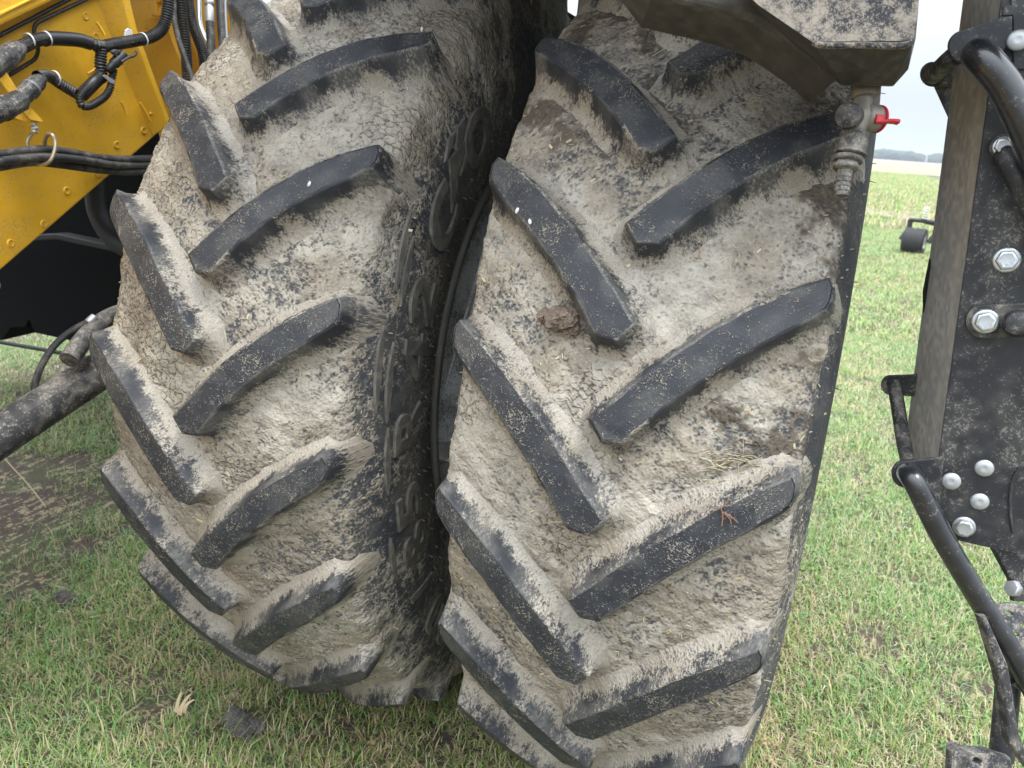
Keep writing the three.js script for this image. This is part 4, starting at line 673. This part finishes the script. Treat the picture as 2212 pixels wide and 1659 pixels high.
  const ell = (cx, cy, rx, ry, d, rot = 0.3) => Array.from({ length: 14 }, (_, i) => { const a = i / 14 * 6.2832, x = rx * Math.cos(a), y = ry * Math.sin(a); return S(cx + x * Math.cos(rot) - y * Math.sin(rot), cy + x * Math.sin(rot) + y * Math.cos(rot), d); });
  const stepMat = matOf(grime([0.05, 0.053, 0.060], [0.30, 0.27, 0.225], { cover: 0.48, speck: 0.3, film: 0.5, k: 190 }), 0.6);
  mesh('step', boxUV(slab([[2146, 1306], [2180, 1302], [2290, 1320], [2290, 1610], [2215, 1500], [2180, 1400]].map(([x, y]) => S(x, y, 1.03)), FWD.clone(), 0.006, 0.002, [ell(2180, 1326, 8, 3.5, 1.03), ell(2214, 1352, 8, 4, 1.03), ell(2196, 1372, 7, 3.5, 1.03), ell(2206, 1484, 8, 4, 1.03)]), 0.4), stepMat, t);
  mesh('step_side', boxUV(slab([[2122, 1334], [2132, 1330], [2180, 1440], [2196, 1540], [2206, 1600], [2230, 1640], [2230, 1672], [2200, 1632], [2183, 1608], [2170, 1510], [2157, 1452]].map(([x, y]) => S(x, y, 1.0)), FWD.clone(), 0.02, 0.004, [], 3), 0.4), blackDusty, t);
  mesh('step_side', boxUV(slab([[2132, 1332], [2180, 1345], [2215, 1470], [2225, 1600], [2240, 1640], [2206, 1602], [2196, 1540], [2180, 1440]].map(([x, y]) => S(x, y, 1.008)), V(-0.4, 0, -1), 0.006, 0.001), 0.4), stepMat, t);
  mesh('leg', boxUV(tube([S(2180, 1450, 1.06), S(2172, 1540, 1.06), S(2163, 1640, 1.06)], 0.0155, 20, 20), 0.4), blackPaint, t);
  mesh('step', boxUV(slab([[2058, 1640], [2060, 1628], [2070, 1619], [2140, 1625], [2186, 1640], [2202, 1720], [2052, 1720]].map(([x, y]) => S(x, y, 1.03)), FWD.clone(), 0.02, 0.005, [ell(2112, 1645, 11, 5, 1.03), ell(2074, 1626, 4, 2.5, 1.03)], 3), 0.4), stepMat, t);
}

// ---------------------------------------------------------------- far things: gauge wheel, tree line, mast
{
  const c = onG(1962, 548), D = c.clone().sub(camera.position).dot(FWD), k = vpx * D * 1.12, right = V(1, 0, 0).applyQuaternion(camera.quaternion).setY(0).normalize(), back = V(0, 0, 1).applyQuaternion(camera.quaternion).setY(0).normalize();
  const t = thing('caster_wheel', 'small black caster wheel in a fork with a spring, standing far back on the grass', 'caster wheel', c.toArray());
  const ax = right.clone().multiplyScalar(0.80).addScaledVector(back, 0.60).normalize(), r = 25 * k, w = 19 * k, hub = c.clone().add(V(0, r * 0.97, 0)).addScaledVector(right, 6 * k), up = V(0, 1, 0);
  const prof = [[r * 0.5, -w], [r * 0.86, -w], [r * 0.97, -w * 0.8]]; for (let i = 0; i < 5; i++) { const x = -0.72 + i * 0.36; prof.push([r, w * (x - 0.1)], [r, w * (x + 0.1)], [r * 0.965, w * (x + 0.13)], [r * 0.965, w * (x + 0.22)]); } prof.push([r * 0.97, w * 0.9], [r * 0.86, w], [r * 0.5, w]);
  const put = (g) => along(hub, hub.clone().add(ax), g);
  mesh('tyre', put(lathe(prof, 40)), std([0.030, 0.030, 0.032], 0.75), t);
  mesh('rim', put(lathe([[0, w * 0.5], [r * 0.15, w * 0.55], [r * 0.35, w * 0.4], [r * 0.5, w * 0.95], [r * 0.52, w * 1.02], [r * 0.54, w * 0.9]], 28)), std([0.55, 0.56, 0.56], 0.4, { metalness: 0.6 }), t);
  const leg = (s) => tube([hub.clone().addScaledVector(ax, s * w * 1.3), hub.clone().addScaledVector(ax, s * w * 1.3).addScaledVector(up, r * 0.9).addScaledVector(right, r * 0.45), hub.clone().addScaledVector(ax, s * w * 1.3).addScaledVector(up, r * 1.55).addScaledVector(right, r * 0.42)], 4.6 * k, 12, 8);
  mesh('fork_leg', leg(1), std([0.03, 0.03, 0.033], 0.5), t); mesh('fork_leg', leg(-1), std([0.03, 0.03, 0.033], 0.5), t);
  const top = hub.clone().addScaledVector(up, r * 1.55).addScaledVector(right, r * 0.42);
  mesh('fork_bridge', tube([top.clone().addScaledVector(ax, -w * 1.4), top, top.clone().addScaledVector(ax, w * 1.4)], 3.8 * k, 8, 8), std([0.03, 0.03, 0.033], 0.5), t);
  mesh('arm', tube([top.clone(), top.clone().addScaledVector(right, 30 * k).addScaledVector(up, -4 * k), top.clone().addScaledVector(right, 90 * k).addScaledVector(up, -8 * k)], 4.5 * k, 8, 8), std([0.03, 0.03, 0.033], 0.5), t);
  const sp = []; for (let i = 0; i <= 70; i++) { const a = i / 70 * 6.2832 * 5; sp.push(top.clone().add(V(5 * k * Math.cos(a), 4 * k + i / 70 * 22 * k, 5 * k * Math.sin(a)))); }
  mesh('spring', tube(sp, 1.3 * k, 140, 6), std([0.62, 0.60, 0.50], 0.5), t);
}
{
  const quads = [], D = 620; const g0 = new THREE.IcosahedronGeometry(1, 1);
  for (let i = 0; i < 420; i++) { const px = 1840 + (i / 420) * 420 + rr(-4, 4), d = dir(px, 340); d.y = 0; d.normalize(); const p = camera.position.clone().addScaledVector(d, D + rr(-25, 25)); const h = rr(2.6, 5.0) * (0.75 + 0.5 * vn(i * 0.05, 1, 99)); const g = g0.clone(); const q = g.attributes.position; for (let j = 0; j < q.count; j++) { const n = 0.7 + 0.6 * vn(q.getX(j) * 2 + i, q.getY(j) * 2 + q.getZ(j), 98); q.setXYZ(j, q.getX(j) * n * h * 0.9, Math.max(-0.98, q.getY(j)) * h * 0.62 * n, q.getZ(j) * n * h * 0.9); } g.translate(p.x, h * 0.55, p.z); quads.push(g); }
  for (let i = 0; i < 160; i++) { const px = -60 + i / 160 * 560, d = dir(px, 300); d.y = 0; d.normalize(); const p = camera.position.clone().addScaledVector(d, D + rr(-25, 25)); const g = g0.clone(); const h = rr(3, 5.5); g.scale(h, h * 0.7, h); g.translate(p.x, h * 0.5, p.z); quads.push(g); }
  const g = mergeGeometries(quads); g.computeVertexNormals();
  const m = mesh('tree_line', g, std([0.045, 0.060, 0.035], 1)); m.userData = { label: 'hazy low line of trees along the horizon beyond the field', category: 'trees', kind: 'stuff' };
  const dm = dir(2003, 335); dm.y = 0; dm.normalize(); const b = camera.position.clone().addScaledVector(dm, 480).setY(0);
  const t = thing('lattice_mast', 'thin pale mast standing far away in front of the tree line', 'mast', b.toArray());
  for (const [dx, dz] of [[-0.35, 0], [0.35, 0], [0, 0.5]]) mesh('mast_leg', tube([b.clone().add(V(dx, 0, dz)), b.clone().add(V(dx * 0.6, 5, dz * 0.6)), b.clone().add(V(dx * 0.25, 11.5, dz * 0.25))], 0.10, 8, 6), std([0.55, 0.56, 0.57], 0.6), t);
}

// ---------------------------------------------------------------- small things on the wheels and the grass
{
  // chaff and straw flakes stuck in the mud
  const fl = new THREE.BoxGeometry(1, 1, 1), im = (n, name, label, X0, w) => {
    const m = new THREE.InstancedMesh(fl, new THREE.MeshStandardMaterial({ color: 0xffffff, roughness: 0.9 }), n), m4 = new THREE.Matrix4(), c = new THREE.Color();
    for (let i = 0; i < n; i++) {
      const th = rr(-0.95, 1.2), s = rr(-0.27, 0.33) * (w ? 1 : 1), [x, r] = profAt(s), a = th * 0.93, h = mudRelief(a, s, w) + 0.001, p = V(x, (r + h) * Math.sin(th), (r + h) * Math.cos(th));
      const nrm = V(0, Math.sin(th), Math.cos(th)), e1 = V(1, 0, 0), e2 = nrm.clone().cross(e1), an = rr(-0.9, 0.9) + (rnd() < 0.5 ? 0 : 1), u = e1.clone().multiplyScalar(Math.cos(an)).addScaledVector(e2, Math.sin(an)).addScaledVector(nrm, rr(-0.1, 0.15)).normalize(), v = nrm.clone().cross(u).normalize(), L = rnd() < 0.06 ? rr(0.012, 0.026) : rr(0.003, 0.009), W = Math.min(0.0045, rnd() < 0.2 ? L * 0.4 : rr(0.0007, 0.0018));
      m4.makeBasis(u.multiplyScalar(L), v.multiplyScalar(W), nrm.clone().multiplyScalar(0.0009)); m4.setPosition(X0 + p.x, H + p.y, p.z); m.setMatrixAt(i, m4);
      const t = rr(0.65, 1.2); m.setColorAt(i, rnd() < 0.8 ? c.setRGB(0.56 * t, 0.47 * t, 0.30 * t) : c.setRGB(0.34 * t, 0.22 * t, 0.13 * t));
    }
    m.name = numbered(name); m.castShadow = m.receiveShadow = true; m.userData = { label, category: 'chaff', kind: 'stuff' }; scene.add(m);
  };
  im(900, 'straw_chaff', 'bits of straw and chaff stuck in the mud of the outer wheel', 0, 1);
  im(700, 'straw_chaff', 'bits of straw and chaff stuck in the mud of the inner wheel', -SP, 0);
}
{
  const tuft = (list, name, label, cat, base, mats) => { const t = thing(name, label, cat, base.toArray()); list.forEach(([p, r], i) => mesh('stem', tube(p, r, 14, 5), mats[i % mats.length], t)); return t; };
  const c = onTyre(1585, 1010, 0), out = c.clone().sub(V(0, H, 0)).setX(0).normalize(), l = [];
  for (let i = 0; i < 34; i++) {
    const p0 = [1575 + rr(-45, 60), 1008 + rr(-38, 34)], an = rnd() < 0.6 ? rr(-0.35, 0.35) : rr(-1.5, 1.5), L = rr(14, 48), bend = rr(-9, 9);
    const q = [-1, -0.4, 0.25, 1].map((t) => onTyre(p0[0] + t * L * Math.cos(an) - bend * (1 - t * t) * Math.sin(an), p0[1] + t * L * Math.sin(an) * 0.8 + bend * (1 - t * t) * Math.cos(an), 0).addScaledVector(out, rr(-0.001, 0.004)));
    l.push([q, rr(0.0003, 0.0008)]);
  }
  tuft(l, 'dry_grass_tuft', 'tuft of dry straw grass lying in the tread above a lug of the outer wheel', 'dry grass', c, [std([0.42, 0.36, 0.24], 0.9), std([0.52, 0.47, 0.33], 0.9), std([0.28, 0.23, 0.14], 0.9)]);
  const c2 = onTyre(1570, 1088, 0).addScaledVector(out, 0.052), l2 = [];
  for (const [dx, dy, ex, ey] of [[-2, -10, 0, 30], [0, 0, 22, 14], [4, 4, 34, 22], [-4, -6, -22, -8], [0, -8, 14, -26], [8, 6, 20, 26]]) l2.push([[at(1565 + dx, 1085 + dy, 1.02), at(1565 + (dx + ex) / 2 + 3, 1085 + (dy + ey) / 2, 1.018), at(1565 + ex, 1085 + ey, 1.02)].map((p) => { const q = V(0, p.y - H, p.z), r = q.length(); return V(p.x, H + q.y / r * (topR(p.x) + 0.003), q.z / r * (topR(p.x) + 0.003)); }), 0.0009]);
  tuft(l2, 'root_sprig', 'reddish brown root sprig hanging over a right-hand lug of the outer wheel', 'root', c2, [std([0.24, 0.13, 0.085], 0.9)]);
  const clod = (p, r0, label, mat, sq = 0.6) => { const all = []; for (let k = 0; k < 9; k++) { const r = r0 * (k ? rr(0.25, 0.6) : 0.8), off = k ? V(rr(-1.1, 0.9), rr(-0.8, 0.5) * sq, rr(-0.4, 0.5)).multiplyScalar(r0) : V(0, 0, 0); const g = new THREE.IcosahedronGeometry(r, 4), q = g.attributes.position; for (let i = 0; i < q.count; i++) { const x = q.getX(i) / r, y = q.getY(i) / r, zz = q.getZ(i) / r, n = 0.45 + 0.7 * vn(x * 2 + p.x * 50 + k * 3, y * 2 + zz * 1.7, 101) + 0.42 * vn(x * 6, y * 6 + zz * 5, 102) + 0.25 * vn(x * 15, y * 15 + zz * 13, 103); q.setXYZ(i, q.getX(i) * n, q.getY(i) * n * sq, q.getZ(i) * n); } g.translate(p.x + off.x, p.y + off.y, p.z + off.z); all.push(g); } const g = mergeGeometries(all); g.computeVertexNormals(); return single('mud_clod', boxUV(g, 0.2), mat, label, 'clod'); };
  const clodMat = matOf(grime([0.135, 0.10, 0.078], [0.26, 0.21, 0.16], { cover: 0.4, speck: 0.6, film: 0.2, k: 170 }), 0.95), grey = matOf(grime([0.10, 0.09, 0.085], [0.20, 0.18, 0.16], { cover: 0.3, speck: 0.4, film: 0.3, k: 175 }), 0.95);
  clod(onTyre(1216, 690, 0).add(V(0, 0, 0.004)), 0.024, 'dark brown crumbly clod pressed against a left-hand lug of the outer wheel', clodMat, 0.8);
  clod(onG(140, 1300).add(V(0, 0.015, 0)), 0.03, 'grey lump of soil in the grass left of the inner wheel', grey);
  clod(onG(530, 1580).add(V(0, 0.015, 0)), 0.032, 'grey lump of soil in the grass at the bottom, below the inner wheel', grey);
  clod(onG(505, 1555).add(V(0, 0.012, 0)), 0.026, 'small grey soil lump just behind the one below the inner wheel', grey);
  // white kernels on the lugs
  const K = (px, py, X0, s, lab) => { const p = onTyre(px, py, X0), q = V(0, p.y - H, p.z), x = p.x - X0; const b = dir(px, py); let c = null; for (let d = 0.3; d < 3; d += 0.0005) { const w = camera.position.clone().addScaledVector(b, d), xx = w.x - X0; if (Math.abs(xx) < 0.28 && Math.hypot(w.y - H, w.z) < topR(xx) + 0.001) { c = w; break; } } const g = new THREE.SphereGeometry(s, 12, 8); g.scale(0.75, 1.4, 0.6); g.rotateZ(px * 0.7); g.translate(c.x, c.y, c.z); single('grain_kernel', g, std([0.80, 0.81, 0.80], 0.5), lab, 'grain', 'white grain kernels on the lugs'); };
  K(668, 398, -SP, 0.0036, 'white grain kernel on a right-hand lug of the inner wheel'); K(1117, 455, 0, 0.0034, 'white grain kernel on the left lug of the outer wheel, upper of two'); K(1145, 480, 0, 0.0034, 'white grain kernel on the left lug of the outer wheel, lower of two'); K(911, 63, -SP, 0.003, 'tiny white kernel at the shoulder of the topmost right lug of the inner wheel');
  // stalk and husk in the grass
  const a = onG(-10, 1000), b = onG(102, 1112); single('dry_stalk', tube([a.clone().add(V(0, 0.09, 0)), a.clone().lerp(b, 0.35).add(V(0, 0.075, 0.005)), a.clone().lerp(b, 0.7).add(V(0, 0.055, 0)), b.clone().add(V(0, 0.03, 0))], 0.0026, 30, 6), std([0.40, 0.31, 0.21], 0.9), 'long dry stalk leaning over the shaded grass at the left edge', 'stalk');
  const h = onG(398, 1546), t = thing('corn_husk', 'torn pale corn husk lying in the grass below the inner wheel', 'husk', h.toArray());
  for (const [dx, L, lean] of [[-0.006, 0.045, -0.3], [0.006, 0.05, 0.2], [0.014, 0.035, 0.5]]) { const g = new THREE.PlaneGeometry(0.012, L, 4, 10), p = g.attributes.position; for (let i = 0; i < p.count; i++) { const y = p.getY(i) / L + 0.5; p.setZ(i, 0.012 * Math.sin(y * 2.4) + 0.25 * Math.abs(p.getX(i))); p.setX(i, p.getX(i) * (1.15 - y * 0.7) + lean * 0.03 * y * y); } g.rotateX(-0.9); g.translate(h.x + dx, h.y + 0.035, h.z); g.computeVertexNormals(); mesh('husk_leaf', g, std([0.60, 0.48, 0.30], 0.85, { side: THREE.DoubleSide }), t); }
}
renderer.render(scene, camera);
